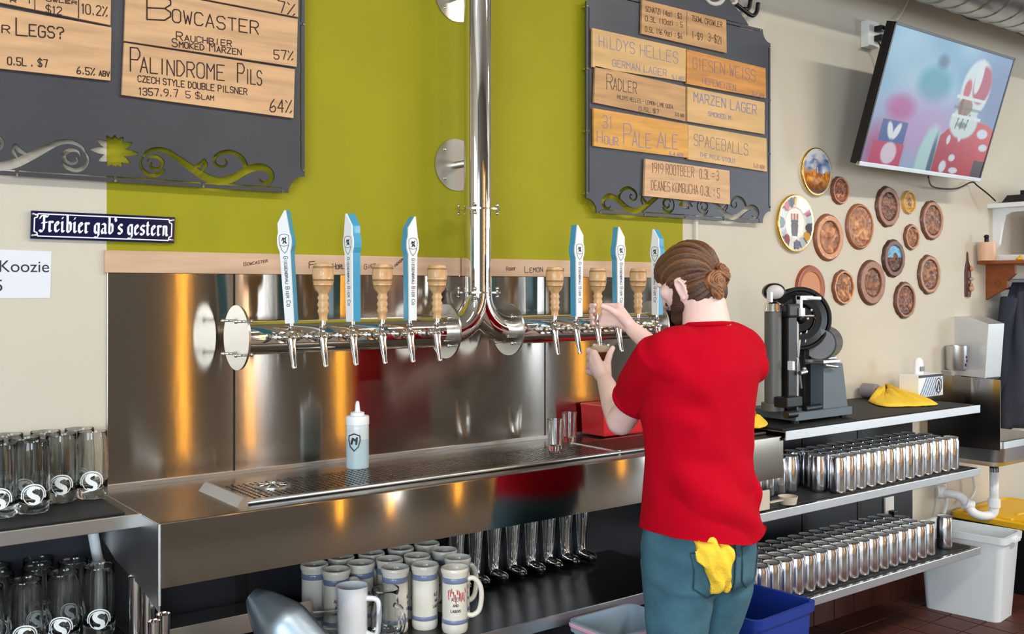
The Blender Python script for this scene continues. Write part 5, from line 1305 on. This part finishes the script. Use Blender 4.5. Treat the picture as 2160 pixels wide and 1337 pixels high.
bm = nb(); prism(bm, [(5.46,y,z) for y, z in ((0,1.958),(-.36,1.958),(-.36,1.942),(-.10,1.935),(-.065,1.915),(-.055,1.88),(-.035,1.76),(-.02,1.74),(0,1.72))], (.022,0,0)); obj('bracket', bm, M_white, t)
t = thing('black_device', 'flat black device with slanted top lying on the white wall shelf', 'device', (5.6,-.2,1.985))
bm = nb(); prism(bm, [(5.47,-.36,1.985),(5.47,-.04,1.985),(5.50,-.06,2.03),(5.50,-.34,2.03)], (.5,0,0)); box2(bm, (5.52,-.34,2.03), (5.9,-.12,2.055), .004); obj('body', bm, M_black, t)
t = thing('coat_rack', 'short dark wooden coat rack with round pegs under the wooden shelf', 'coat rack', (5.75,-.02,1.54))
bm = nb(); box2(bm, (5.47,-.02,1.515), (6.4,0,1.575), .003); obj('rail', bm, mat('dark_rail', (70,46,36), .4), t)
for x in (5.55, 5.83, 6.1):
    bm = nb(); cyl(bm, (x,-.02,1.545), (x,-.028,1.545), .026, seg=24); cyl(bm, (x,-.02,1.53), (x,-.06,1.52), .008); ball(bm, (x,-.066,1.518), .014); obj('peg', bm, M_brownw, t, True, 40)
t = thing('navy_jacket', 'dark navy zip jacket with grey piping hanging from the coat rack', 'jacket', (5.52,-.14,1.2))
bm = nb(); loops = []
for i in range(25):
    q = i/24; z = 1.555-q*.80; w_ = .05+.155*min(1,q*2.6)**.7-.05*max(0,q-.8)/.2; dpt = .035+.075*min(1,q*2)-.03*max(0,q-.8)/.2
    cxx = 5.53-.03*q; cyy = -.115-.02*math.sin(q*4); l = []
    for k in range(48):
        a = 2*PI*k/48; f_ = 1+.10*math.sin(a*5+q*3)+.06*math.sin(a*9-q*4)
        l.append((cxx+w_*math.cos(a)*f_, min(-.006, cyy+dpt*math.sin(a)*f_), z-.03*math.cos(a*2+1)*q))
    loops.append(l)
loft(bm, loops); obj('body', bm, M_coat, t, True)
bm = nb()
for sx_, y_ in ((-.05,-.24),(.03,-.245)):
    pts = [(5.52+sx_*.2,-.165,1.555),(5.52+sx_*.6,-.20,1.47),(5.50+sx_,-.225,1.38),(5.50+sx_,y_,1.25),(5.50+sx_,y_,1.0),(5.50+sx_,-.235,.82)]
    tube(bm, spline(pts, 6), .006, 8)
split_islands(obj('piping', bm, M_piping, t, True), 'piping')
bm = nb(); tube(bm, spline([(5.40,-.12,1.47),(5.35,-.12,1.25),(5.335,-.12,1.05),(5.36,-.12,.90)], 8), .042, 16, rad=None); tube(bm, spline([(5.64,-.13,1.45),(5.70,-.16,1.2),(5.70,-.15,.95)], 8), .05, 16); split_islands(obj('sleeve', bm, M_coat, t, True), 'sleeve')

# ================================================================ BINS
def bin_(name, label, cx, cy, hx, hy, h, m, rot=0, taper=.82, rimh=.03, lidm=None, cat='bin'):
    t = thing(name, label, cat, (cx, cy, 0)); M = Matrix.Translation((cx,cy,0)) @ Matrix.Rotation(rot, 4, 'Z')
    bm = nb(); L = []
    for z, k in ((0.002,taper),(h-rimh,.97),(h-rimh,1.03),(h,1.04),(h,.96),(.012,taper*.96)): L.append([M @ Vector(p) for p in rr_(0,0,hx*k,hy*k,.03,z)])
    loft(bm, L); obj('body', bm, m, t, True, 40); return t, M
t, M = bin_('waste_bin', 'slim white plastic waste bin at the right end of the lowest shelf', 4.60, -.325, .115, .20, .395, M_whbin, R(8), .84)
bm = nb(); vs = box(bm, (-.0,-.212,.375), (.07,.02,.018), .004, M); obj('grip', bm, M_whbin, t)
t, M = bin_('storage_tote', 'black storage tote with a bright yellow lid in the far right corner', 5.28, -.40, .27, .36, .34, M_black, 0, .88)
bm = nb(); L = [[M @ Vector(p) for p in rr_(0,0,hx,hy,.04,z)] for hx, hy, z in ((.285,.375,.335),(.295,.385,.340),(.295,.385,.365),(.28,.37,.372),(.27,.36,.362),(.22,.30,.362),(.21,.29,.380),(.05,.05,.380))]
loft(bm, L); lid = obj('lid', bm, M_yelbin, t, True, 40)
bm = nb()
for y in np.linspace(-.3,.3,7): box(bm, (-.255,y,.372), (.03,.05,.014), .003, M)
for y in (-.1,.1): box(bm, (0,y,.382), (.34,.02,.008), .003, M)
split_islands(obj('rib', bm, M_yelbin, lid), 'rib')
t, M = bin_('recycling_bin', 'dark blue plastic bin on the floor at the right of the man\'s legs', 2.60, -.66, .16, .15, .51, M_bluebin, R(4), .85)
bm = nb(); box(bm, (-.168,-.05,.44), (.012,.09,.03), .003, M); obj('handle', bm, M_bluebin, t)
t, M = bin_('grey_bin', 'grey-blue plastic bin with pink-edged rim left of the man\'s legs', 2.10, -.60, .13, .10, .53, M_greybin, 0, .85)
bm = nb(); L = [[M @ Vector(p) for p in rr_(0,0,.13*k,.10*k,.03,z)] for k, z in ((1.045,.512),(1.06,.515),(1.06,.522),(1.045,.525))]; loft(bm, L, False, False); obj('pink_edge', bm, mat('pink_edge', (222,170,186), .4), t)

# ================================================================ THE BARMAN
MAN = thing('person', 'bearded man with hair bun, red t-shirt and jeans, pouring beer at the taps', 'person', (2.17,-.86,0))
def ico(r, c, m=None, sc=(1,1,1), sub=3):
    b = bmesh.new(); bmesh.ops.create_icosphere(b, subdivisions=sub, radius=1)
    M_ = Matrix.Translation(Vector(c)) @ (m if m is not None else Matrix()) @ Matrix.Diagonal((r*sc[0], r*sc[1], r*sc[2], 1))
    pts = [M_ @ v.co for v in b.verts]; b.free(); return pts
def hull(bm, pts):
    vs = [bm.verts.new(p) for p in pts]
    r = bmesh.ops.convex_hull(bm, input=vs)
    dead = [g for g in r['geom_interior']+r['geom_unused'] if isinstance(g, bmesh.types.BMVert)]
    bmesh.ops.delete(bm, geom=list(set(dead)), context='VERTS')
def cap(bm, a, ra, b, rb): 
    t_ = bmesh.new(); hull(t_, ico(ra, a)+ico(rb, b)); me = bpy.data.meshes.new('x'); t_.to_mesh(me); t_.free(); bm.from_mesh(me); bpy.data.meshes.remove(me)
def ell(bm, c, rx, ry, rz, m=None):
    t_ = bmesh.new(); bmesh.ops.create_icosphere(t_, subdivisions=3, radius=1)
    M_ = Matrix.Translation(Vector(c)) @ (m if m is not None else Matrix()) @ Matrix.Diagonal((rx, ry, rz, 1))
    t_.transform(M_); me = bpy.data.meshes.new('x'); t_.to_mesh(me); t_.free(); bm.from_mesh(me); bpy.data.meshes.remove(me)
def stack(bm, secs, n=32):
    """secs: (cx, cy, z, rx, ry, rot)"""
    L = []
    for cx_, cy_, z_, rx, ry, ro in secs:
        l = []
        for k in range(n):
            a = 2*PI*k/n; x = rx*abs(math.cos(a))**.85*math.copysign(1, math.cos(a)); y = ry*abs(math.sin(a))**.85*math.copysign(1, math.sin(a))
            l.append((cx_+x*math.cos(ro)-y*math.sin(ro), cy_+x*math.sin(ro)+y*math.cos(ro), z_))
        L.append(l)
    t_ = bmesh.new(); loft(t_, L); bmesh.ops.recalc_face_normals(t_, faces=t_.faces); me = bpy.data.meshes.new('x'); t_.to_mesh(me); t_.free(); bm.from_mesh(me); bpy.data.meshes.remove(me)
def remesh(bm, vox, it=6, fac=.5):
    me = bpy.data.meshes.new('r'); bm.to_mesh(me); bm.free(); o = bpy.data.objects.new('r', me); C.objects.link(o)
    md = o.modifiers.new('r', 'REMESH'); md.mode = 'VOXEL'; md.voxel_size = vox; md.use_smooth_shade = True
    if it: s_ = o.modifiers.new('s', 'SMOOTH'); s_.factor = fac; s_.iterations = it
    dg = bpy.context.evaluated_depsgraph_get(); out = bpy.data.meshes.new_from_object(o.evaluated_get(dg))
    bpy.data.objects.remove(o); bpy.data.meshes.remove(me); return out
# joints
HIP = Vector((2.145,-.85,.90)); CH = Vector((2.165,-.845,1.26)); NB = Vector((2.195,-.835,1.40))
LS = Vector((2.005,-.845,1.345)); LE = Vector((2.068,-.625,1.130)); LW = Vector((2.190,-.425,1.225))
RS = Vector((2.365,-.850,1.345)); RE = Vector((2.42,-.565,1.235)); RW = Vector((2.372,-.365,1.383))
HD = Vector((2.200,-.775,1.548))
HM = Matrix.Translation(HD) @ Matrix.Rotation(R(8), 4, 'Z') @ Matrix.Rotation(R(-25), 4, 'X')
hq = lambda x, y, z: (HM @ Vector((x,y,z)))
HR = HM.to_3x3().to_4x4()
bm = nb()
# head: skull, face, jaw, nose, brow, ears
ell(bm, hq(0,-.008,.018), .073, .088, .084, HR); ell(bm, hq(0,.035,-.025), .062, .058, .080, HR); cap(bm, hq(0,.05,-.078), .034, hq(0,.072,-.092), .021)
cap(bm, hq(-.045,.01,-.055), .022, hq(-.02,.068,-.088), .019); cap(bm, hq(.045,.01,-.055), .022, hq(.02,.068,-.088), .019)
cap(bm, hq(0,.088,.008), .009, hq(0,.108,-.028), .0115); cap(bm, hq(-.012,.094,-.03), .008, hq(.012,.094,-.03), .008)
cap(bm, hq(-.034,.080,.020), .011, hq(.034,.080,.020), .011); ell(bm, hq(0,.085,-.055), .022, .012, .010, HR)
ell(bm, hq(-.046,.060,-.015), .02, .022, .022, HR); ell(bm, hq(.046,.060,-.015), .02, .022, .022, HR)
for s in (-1, 1):
    em = HR @ Matrix.Rotation(s*R(-18), 4, 'Z') @ Matrix.Rotation(R(-8), 4, 'X')
    tb = nb(); pts = [hq(s*(.073+.007*math.sin(a)), -.006-.015*math.cos(a)*(1 if math.cos(a) > 0 else .7), -.034+.029*math.sin(a)) for a in [2*PI*k/14 for k in range(15)]]
    tube(tb, pts, .0052, 8); me = bpy.data.meshes.new('x'); tb.to_mesh(me); tb.free(); bm.from_mesh(me)
    ell(bm, hq(s*.068, -.006, -.036), .006, .013, .024, HR); ell(bm, hq(s*.068, .000, -.060), .006, .008, .008, HR); ell(bm, hq(s*.050, -.004, -.036), .018, .03, .03, HR)
# neck
cap(bm, hq(0,-.032,-.040), .055, NB+Vector((.008,-.006,-.015)), .073); cap(bm, NB+Vector((0,-.005,-.01)), .064, CH+Vector((0,0,.05)), .08)
cap(bm, NB+Vector((-.02,0,-.02)), .05, LS+Vector((.05,0,-.03)), .035); cap(bm, NB+Vector((.02,0,-.02)), .05, RS+Vector((-.05,0,-.03)), .035)
# torso and legs inside the clothes
stack(bm, [(2.145,-.85,.86,.14,.095,0),(2.145,-.85,1.0,.135,.09,0),(2.155,-.85,1.15,.145,.095,0),(2.165,-.85,1.30,.15,.085,0),(2.18,-.845,1.38,.09,.06,0)])
FEET = [(2.055,-.875,0), (2.235,-.83,0)]
for i, (fx, fy, _) in enumerate(FEET):
    hp = Vector((2.065 if i == 0 else 2.225, -.852, .84)); kn = Vector(((hp.x+fx)/2, (hp.y+fy)/2+.02, .47)); an = Vector((fx, fy-.01, .09))
    cap(bm, hp, .078, kn, .052); cap(bm, kn, .052, an, .036); cap(bm, an, .034, (fx, fy+.10, .04), .03)
# arms
cap(bm, LS+Vector((.012,0,-.02)), .042, LE, .043); cap(bm, LE, .043, LE.lerp(LW, .35), .041); cap(bm, LE.lerp(LW, .35), .041, LW, .0265)
cap(bm, RS+Vector((-.012,0,-.02)), .042, RE, .043); cap(bm, RE, .043, RE.lerp(RW, .35), .040); cap(bm, RE.lerp(RW, .35), .040, RW, .0265)
def hand(bm, wrist, mcps, fingers, thumb, palm_r=.0135):
    for m_ in mcps: cap(bm, wrist, .021, m_, palm_r)
    for a, b in zip(mcps[:-1], mcps[1:]): cap(bm, a, palm_r, b, palm_r)
    for m_, f in zip(mcps, fingers):
        ch = [m_]+list(f); rr = [.0118,.0100,.0088,.0075]
        for i in range(len(ch)-1): cap(bm, ch[i], rr[i], ch[i+1], rr[i+1])
    rr = [.017,.0125,.0108,.0090]
    for i in range(len(thumb)-1): cap(bm, thumb[i], rr[i], thumb[i+1], rr[i+1])
V = Vector
GC = V((2.284,-.300,0))     # axis of the glass being filled
lm = [V((2.232,-.325,1.308)), V((2.222,-.330,1.286)), V((2.219,-.336,1.264)), V((2.222,-.345,1.244))]
def wrap(c, r, zs, a0, a1, n=3): 
    return [V((c.x+r*math.cos(a0+(a1-a0)*(k+1)/n), c.y+r*math.sin(a0+(a1-a0)*(k+1)/n), zs+.002*k)) for k in range(n)]
lf = [wrap(GC, .041, m_.z+.006-.003*i, R(185-8*i), R(70+6*i)) for i, m_ in enumerate(lm)]
hand(bm, LW, lm, lf, [LW+V((.022,.018,.012)), V((2.252,-.368,1.282)), V((2.277,-.352,1.305)), V((2.296,-.346,1.324))])
HC = V((2.3205,-.252,0))     # axis of the gripped handle
rm = [V((2.366,-.300,1.461)), V((2.372,-.296,1.441)), V((2.373,-.296,1.420)), V((2.369,-.302,1.401))]
rf = []
for i, m_ in enumerate(rm):
    rf.append(wrap(HC, .0275 if i < 3 else .024, m_.z-.001*i, R(-2+4*i), R(200-8*i)))
hand(bm, RW, rm, rf, [RW+V((-.012,.012,.022)), V((2.352,-.318,1.432)), V((2.330,-.296,1.452)), V((2.306,-.284,1.462))])
body_me = remesh(bm, .0042, 4, .5)
body = obj('body', body_me, M_skin, MAN, True)
# nails, eyes
bm = nb()
for s in (-1, 1): ball(bm, hq(s*.030, .0735, .004), .0112, 12)
split_islands(obj('eye', bm, mat('eye', (226,222,216), .15), MAN, True), 'eye')
bm = nb()
for s in (-1, 1): ball(bm, hq(s*.030, .0812, .001), .0050, 10)
split_islands(obj('iris', bm, mat('iris', (70,90,100), .15), MAN, True), 'iris')
bm = nb(); tube(bm, [hq(-.024,.0955,-.052), hq(-.010,.100,-.049), hq(0,.101,-.050), hq(.010,.100,-.049), hq(.024,.0955,-.052)], .0045, 8, rad=[.002,.004,.0045,.004,.002]); obj('lips', bm, mat('lips', (190,116,106), .5), MAN, True)
# hair: swept back cap with strands running into the bun
BUN = V((.008,-.084,-.035))
bm = nb(); ell(bm, hq(0,-.012,.028), .079, .092, .083, HR); ell(bm, hq(0,.022,.042), .070, .075, .062, HR); ell(bm, hq(0,-.034,-.046), .0715, .064, .066, HR); ell(bm, hq(0,.012,.004), .0765, .045, .055, HR)
hm = remesh(bm, .0032, 5, .5)
HI = HM.inverted(); cols = {}
hn_ = [v.normal.copy() for v in hm.vertices]
for i, v in enumerate(hm.vertices):
    l = HI @ v.co; d = l-BUN; ph = math.atan2(d.x, d.z); wv = noise.noise(Vector((ph*6, d.length*5, 1))); st = math.sin(ph*34+3*wv)+.6*math.sin(ph*71+5*wv)
    k = min(1, d.length/.06)
    v.co = v.co+hn_[i]*(.0018*st*k+.0026*wv*k)
    cols[i] = (.5+.32*st*.6+.5*noise.noise(Vector((ph*9, d.length*8, 4))))
hair = obj('hair', hm, M_hair, MAN, True)
ca = hm.color_attributes.new('Col', 'FLOAT_COLOR', 'POINT')
for i, v in enumerate(hm.vertices):
    l = HI @ v.co; low = max(0, min(1, (-.045-l.z)/.03))
    c_ = mixc((62,38,28), (140,96,62), cols[i]); c_ = mixc(c_, (80,62,56), low*.8); ca.data[i].color = lin(c_)
bm = nb()
for c0, r, sc, ro in (((-.016,-.084,-.058), .038, (1,.8,1.08), 0), ((.026,-.092,-.028), .031, (1,.85,1), .6)):
    M_ = HM @ Matrix.Translation(c0) @ Matrix.Rotation(R(100), 4, 'X') @ Matrix.Rotation(ro, 4, 'Y')
    for j, (rad, tr) in enumerate(((.72,.36),(.36,.34))):
        pts = [M_ @ V((r*sc[0]*rad*math.cos(a), r*sc[2]*rad*math.sin(a), .006*math.sin(a*2)+.006*j)) for a in [2*PI*k/28 for k in range(29)]]
        tube(bm, pts, r*tr, 12)
    ball(bm, M_ @ V((0,0,-.004)), r*.7, 12)
bmm = remesh(bm, .0024, 2, .5); BC = 0
cc = []
for v, n_q in zip(bmm.vertices, [v.normal.copy() for v in bmm.vertices]):
    l = HI @ v.co; c0 = V((-.016,-.084,-.058)) if (l-V((-.016,-.084,-.058))).length < (l-V((.026,-.092,-.028))).length else V((.026,-.092,-.028))
    d = l-c0; rr_d = math.hypot(d.x, d.z); st = math.sin(rr_d*900+2*math.atan2(d.z, d.x)+6*noise.noise(l*30)); v.co = v.co+n_q*.0011*st; cc.append(.5+.4*st+.4*noise.noise(l*60))
bun = obj('bun', bmm, M_hair, hair, True)
ca = bmm.color_attributes.new('Col', 'FLOAT_COLOR', 'POINT')
for i, v in enumerate(bmm.vertices): ca.data[i].color = lin(mixc((80,46,28), (176,122,76), cc[i]))
# beard
bm = nb(); cap(bm, hq(0,.05,-.088), .036, hq(0,.074,-.104), .024); cap(bm, hq(-.050,.012,-.045), .0215, hq(-.026,.066,-.094), .0225); cap(bm, hq(.050,.012,-.045), .0215, hq(.026,.066,-.094), .0225)
cap(bm, hq(-.060,.022,-.044), .014, hq(-.050,.030,-.068), .022); cap(bm, hq(.060,.022,-.044), .014, hq(.050,.030,-.068), .022); cap(bm, hq(-.026,.086,-.042), .007, hq(.026,.086,-.042), .007)
cap(bm, hq(-.064,.014,-.012), .009, hq(-.060,.018,-.045), .013); cap(bm, hq(.064,.014,-.012), .009, hq(.060,.018,-.045), .013); cap(bm, hq(-.046,.046,-.072), .020, hq(0,.07,-.092), .022)
bd = remesh(bm, .0032, 3, .5)
for v, n_q in zip(bd.vertices, [v.normal.copy() for v in bd.vertices]): v.co = v.co+n_q*(.0018*noise.noise(v.co*120)+.0012*noise.noise(v.co*300))
obj('beard', bd, M_beard, MAN, True)
# shirt
bm = nb()
stack(bm, [(2.150,-.862,.80,.174,.166,R(4)),(2.150,-.860,.93,.170,.148,R(3)),(2.152,-.852,1.05,.165,.126,0),(2.160,-.850,1.18,.180,.130,0),(2.172,-.850,1.29,.190,.128,0),(2.182,-.848,1.345,.182,.112,0),(2.190,-.845,1.385,.135,.09,0),(2.195,-.842,1.418,.070,.070,0)], 40)
cap(bm, LS+V((.015,0,-.012)), .066, LS+V((.07,0,.0)), .078); cap(bm, RS+V((-.015,0,-.012)), .068, RS+V((-.07,0,.0)), .078)
cap(bm, LS+V((.03,-.035,-.05)), .058, RS+V((-.03,-.035,-.05)), .058)
cap(bm, NB+V((-.03,0,-.035)), .060, LS+V((.015,0,.002)), .058); cap(bm, NB+V((.03,0,-.035)), .060, RS+V((-.015,0,.002)), .058)
def sleeve(a, b, ra, rb):
    t_ = bmesh.new(); d = (b-a); lathe(t_, [(0,0),(ra,0),(ra*1.0,d.length*.5),(rb,d.length),(0,d.length)], 28, Matrix.Translation(a) @ frame_from(d)); bmesh.ops.recalc_face_normals(t_, faces=t_.faces)
    me = bpy.data.meshes.new('x'); t_.to_mesh(me); t_.free(); bm.from_mesh(me); bpy.data.meshes.remove(me)
sleeve(LS, LS.lerp(LE, .70), .066, .064); sleeve(RS, RS.lerp(RE, .66), .066, .064)
sm_ = remesh(bm, .0055, 14, .5)
sn_ = [v.normal.copy() for v in sm_.vertices]
for v, n in zip(sm_.vertices, sn_):
    p = v.co.copy(); dsp = .0
    # folds: soft diagonal drag lines towards the raised arms, crumple at the small of the back
    dsp += .009*noise.noise(V((p.x*6, p.y*6, p.z*3)))+.004*noise.noise(V((p.x*16, p.y*16, p.z*8)))
    u_ = (p.x-2.0)*.8+(p.z-.95)*1.1; back = max(0, min(1, (-.86-p.y)/.06))
    if p.z < 1.12: dsp += .014*math.sin(u_*34+2.5*noise.noise(p*4))*max(0, min(1, (1.12-p.z)/.15))*(.5+noise.noise(p*6))*back
    dsp += -.012*math.exp(-((p.x-2.235)/.014)**2-((p.z-.965)/.05)**2)*back+.010*math.exp(-((p.x-2.26)/.02)**2-((p.z-.94)/.05)**2)*back
    if 1.1 < p.z < 1.35: dsp += math.sin((p.z-1.1)/.25*PI)*.008*math.sin((p.x*.6+p.z)*46+2*noise.noise(p*5))*max(0, 1-abs(p.x-2.03)/.07)
    if p.z < .95: dsp = max(dsp, -.003-.10*max(0, p.z-.88))
    v.co = p+n*dsp
bm = nb(); bm.from_mesh(sm_)
# hem: cut by a slightly waved surface
for v in bm.verts:
    if v.co.z < .86:
        hz = .848-.020*math.exp(-((v.co.x-2.20)/.07)**2)*max(0, min(1, (-.86-v.co.y)/.06)) + .008*math.sin(v.co.x*20)
        if v.co.z < hz: v.co.z = hz
bmesh.ops.remove_doubles(bm, verts=bm.verts, dist=.0008)
shirt = obj('t_shirt', bm, M_red, MAN, True)
# collar rib around the neck, sleeve hems
bm = nb(); pts = [(2.195+.068*math.cos(a), -.838+.066*math.sin(a), 1.418-.028*math.sin(a)*(1 if math.sin(a) > 0 else .15)+.0) for a in [2*PI*k/40 for k in range(41)]]
tube(bm, pts, .0075, 8); obj('collar', bm, M_red, shirt, True)
for a, b, q_, r in ((LS,LE,.675,.0615),(RS,RE,.635,.0615)):
    c_ = a.lerp(b, q_); fr = Matrix.Translation(c_) @ frame_from(b-a); bm = nb(); lathe(bm, [(r-.002+.0045*math.cos(k_), .0-.004+.009*math.sin(k_)) for k_ in [2*PI*i/8 for i in range(8)]], 32, fr, close=True); obj('sleeve_hem', bm, M_red, shirt, True)
# jeans
bm = nb()
stack(bm, [(2.145,-.855,.90,.152,.118,0),(2.145,-.858,.80,.172,.135,0),(2.145,-.86,.72,.170,.128,0),(2.145,-.855,.68,.158,.105,0)], 36)
for i, (fx, fy, _) in enumerate(FEET):
    hp = V((2.063 if i == 0 else 2.228, -.858, .74)); kn = V(((hp.x+fx)/2, (hp.y+fy)/2+.02, .46))
    stack(bm, [(hp.x,hp.y,.76,.084,.115,0),(hp.x,hp.y,.66,.084,.100,0),(kn.x,kn.y-.01,.54,.072,.080,0),(kn.x,kn.y,.44,.064,.068,0),(fx,fy-.01,.25,.060,.064,0),(fx,fy-.01,.07,.058,.066,0),(fx,fy-.01,.045,.058,.066,0)], 28)
    ell(bm, (hp.x,-.915,.78), .075, .06, .085)
jm = remesh(bm, .0058, 5, .5)
jn_ = [v.normal.copy() for v in jm.vertices]
for v, n in zip(jm.vertices, jn_):
    p = v.co.copy()
    v.co = p+n*(.005*noise.noise(V((p.x*9, p.y*9, p.z*5)))+.004*math.sin(p.z*70+p.x*30)*max(0, noise.noise(p*6)+.1)+.004*math.exp(-((p.z-.705)/.012)**2)*max(0, min(1, (-.87-p.y)/.04)))
jeans = obj('jeans', jm, M_jean, MAN, True)
bm = nb()
def backpt(x, z, o=.004):
    dep = bpy.context.evaluated_depsgraph_get()
    return V((x, -1.2, z))
from mathutils.bvhtree import BVHTree
bv = BVHTree.FromPolygons([v.co.copy() for v in jm.vertices], [tuple(p.vertices) for p in jm.polygons])
def onj(x, z, o=.002):
    h_ = bv.ray_cast(V((x, -1.4, z)), V((0,1,0)))
    return (h_[0]+h_[1]*o) if h_[0] else V((x,-.99,z))
for px in (2.065, 2.225):
    w2 = .052
    tube(bm, [onj(px+a*w2, z) for a, z in ((-1,.815),(-.95,.77),(-.9,.72),(-.5,.705),(0,.69),(.5,.705),(.9,.72),(.95,.77),(1,.815),(.5,.816),(0,.817),(-.5,.816),(-1,.815))], .0022, 6)
tube(bm, [onj(2.145,z) for z in np.linspace(.84,.70,8)], .0025, 6)
for px in (2.03,2.115,2.21,2.27): tube(bm, [onj(px,z,.004) for z in (.875,.86,.84,.825)], .005, 6)
split_islands(obj('seam', bm, mat('jean_seam', (44,70,82), .9), jeans, True), 'seam')
# shoes
for i, (fx, fy, _) in enumerate(FEET):
    bm = nb(); L = []
    for z_, k, dy_ in ((.0,.94,0),(.012,1.0,0),(.03,1.0,0),(.05,.95,0),(.07,.75,-.02),(.10,.55,-.05)):
        l = []
        for q in range(28):
            a = 2*PI*q/28; yy = .135*math.sin(a); xx = .045*math.cos(a)*(1 if math.sin(a) > -.2 else .85); l.append((fx+xx*min(1,k+.1), fy+.045+dy_+yy*k, z_))
        L.append(l)
    loft(bm, L); obj('shoe', bm, M_black, MAN, True, 50)
# yellow cloth in the back pocket
q = V((2.060,-.985,.83)); bm = nb(); rows = []
cp = [(.000,.862,-.002),(.004,.845,.014),(.006,.825,.026),(.010,.80,.024),(.018,.775,.020),(.026,.75,.020),(.030,.728,.014),(.030,.712,.006)]
wds = [.020,.034,.046,.046,.038,.030,.030,.022]
sp_c = spline([V(p) for p in cp], 5); 
for i, p in enumerate(sp_c):
    f_ = i/(len(sp_c)-1); wd = np.interp(f_*7, range(8), wds); l = []
    for k in range(26):
        a = 2*PI*k/26; fo = 1+.16*math.sin(a*3+f_*7)+.10*math.sin(a*5-f_*9)
        bx = 2.048+p.x+wd*math.cos(a)*fo; sf = onj(min(max(bx,1.99),2.28), max(.70,p.y), 0)
        l.append((bx, sf.y-.010-p.z*.6+.016*math.sin(a)*fo-.004*math.sin(a*4+f_*11), p.y+.006*math.sin(a*2+f_*5)))
    rows.append(l)
loft(bm, rows); 
me = remesh(bm, .0035, 2, .5)
for v, n_q in zip(me.vertices, [v.normal.copy() for v in me.vertices]): v.co = v.co+n_q*(.003*math.sin(v.co.x*190+v.co.z*60+4*noise.noise(v.co*14))+.003*noise.noise(v.co*40))
tag(obj('pocket_cloth', me, M_yel, None, True), 'crumpled yellow cloth hanging from the man\'s back pocket', 'cloth')
# glass under the tap
c = V((GC.x, GC.y, 1.236)); t = thing('tasting_glass', 'small glass of amber beer with foam in the man\'s left hand', 'glass', c)
bm = nb(); lathe(bm, [(0,.002),(.022,0),(.025,.004),(.030,.100),(.0285,.101),(.0232,.012),(0,.010)], 28, Matrix.Translation(c)); obj('glass_body', bm, glass, t, True, 50)
bm = nb(); lathe(bm, [(0,.0105),(.0228,.0125),(.0272,.074),(0,.074)], 28, Matrix.Translation(c)); obj('beer', bm, mat('beer', (176,84,30), .15, trans=.5, ior=1.34), t, True, 50)
bm = nb(); lathe(bm, [(0,.0745),(.0272,.0745),(.0281,.094),(0,.096)], 28, Matrix.Translation(c)); obj('foam', bm, mat('foam', (236,214,184), .8), t, True, 50)
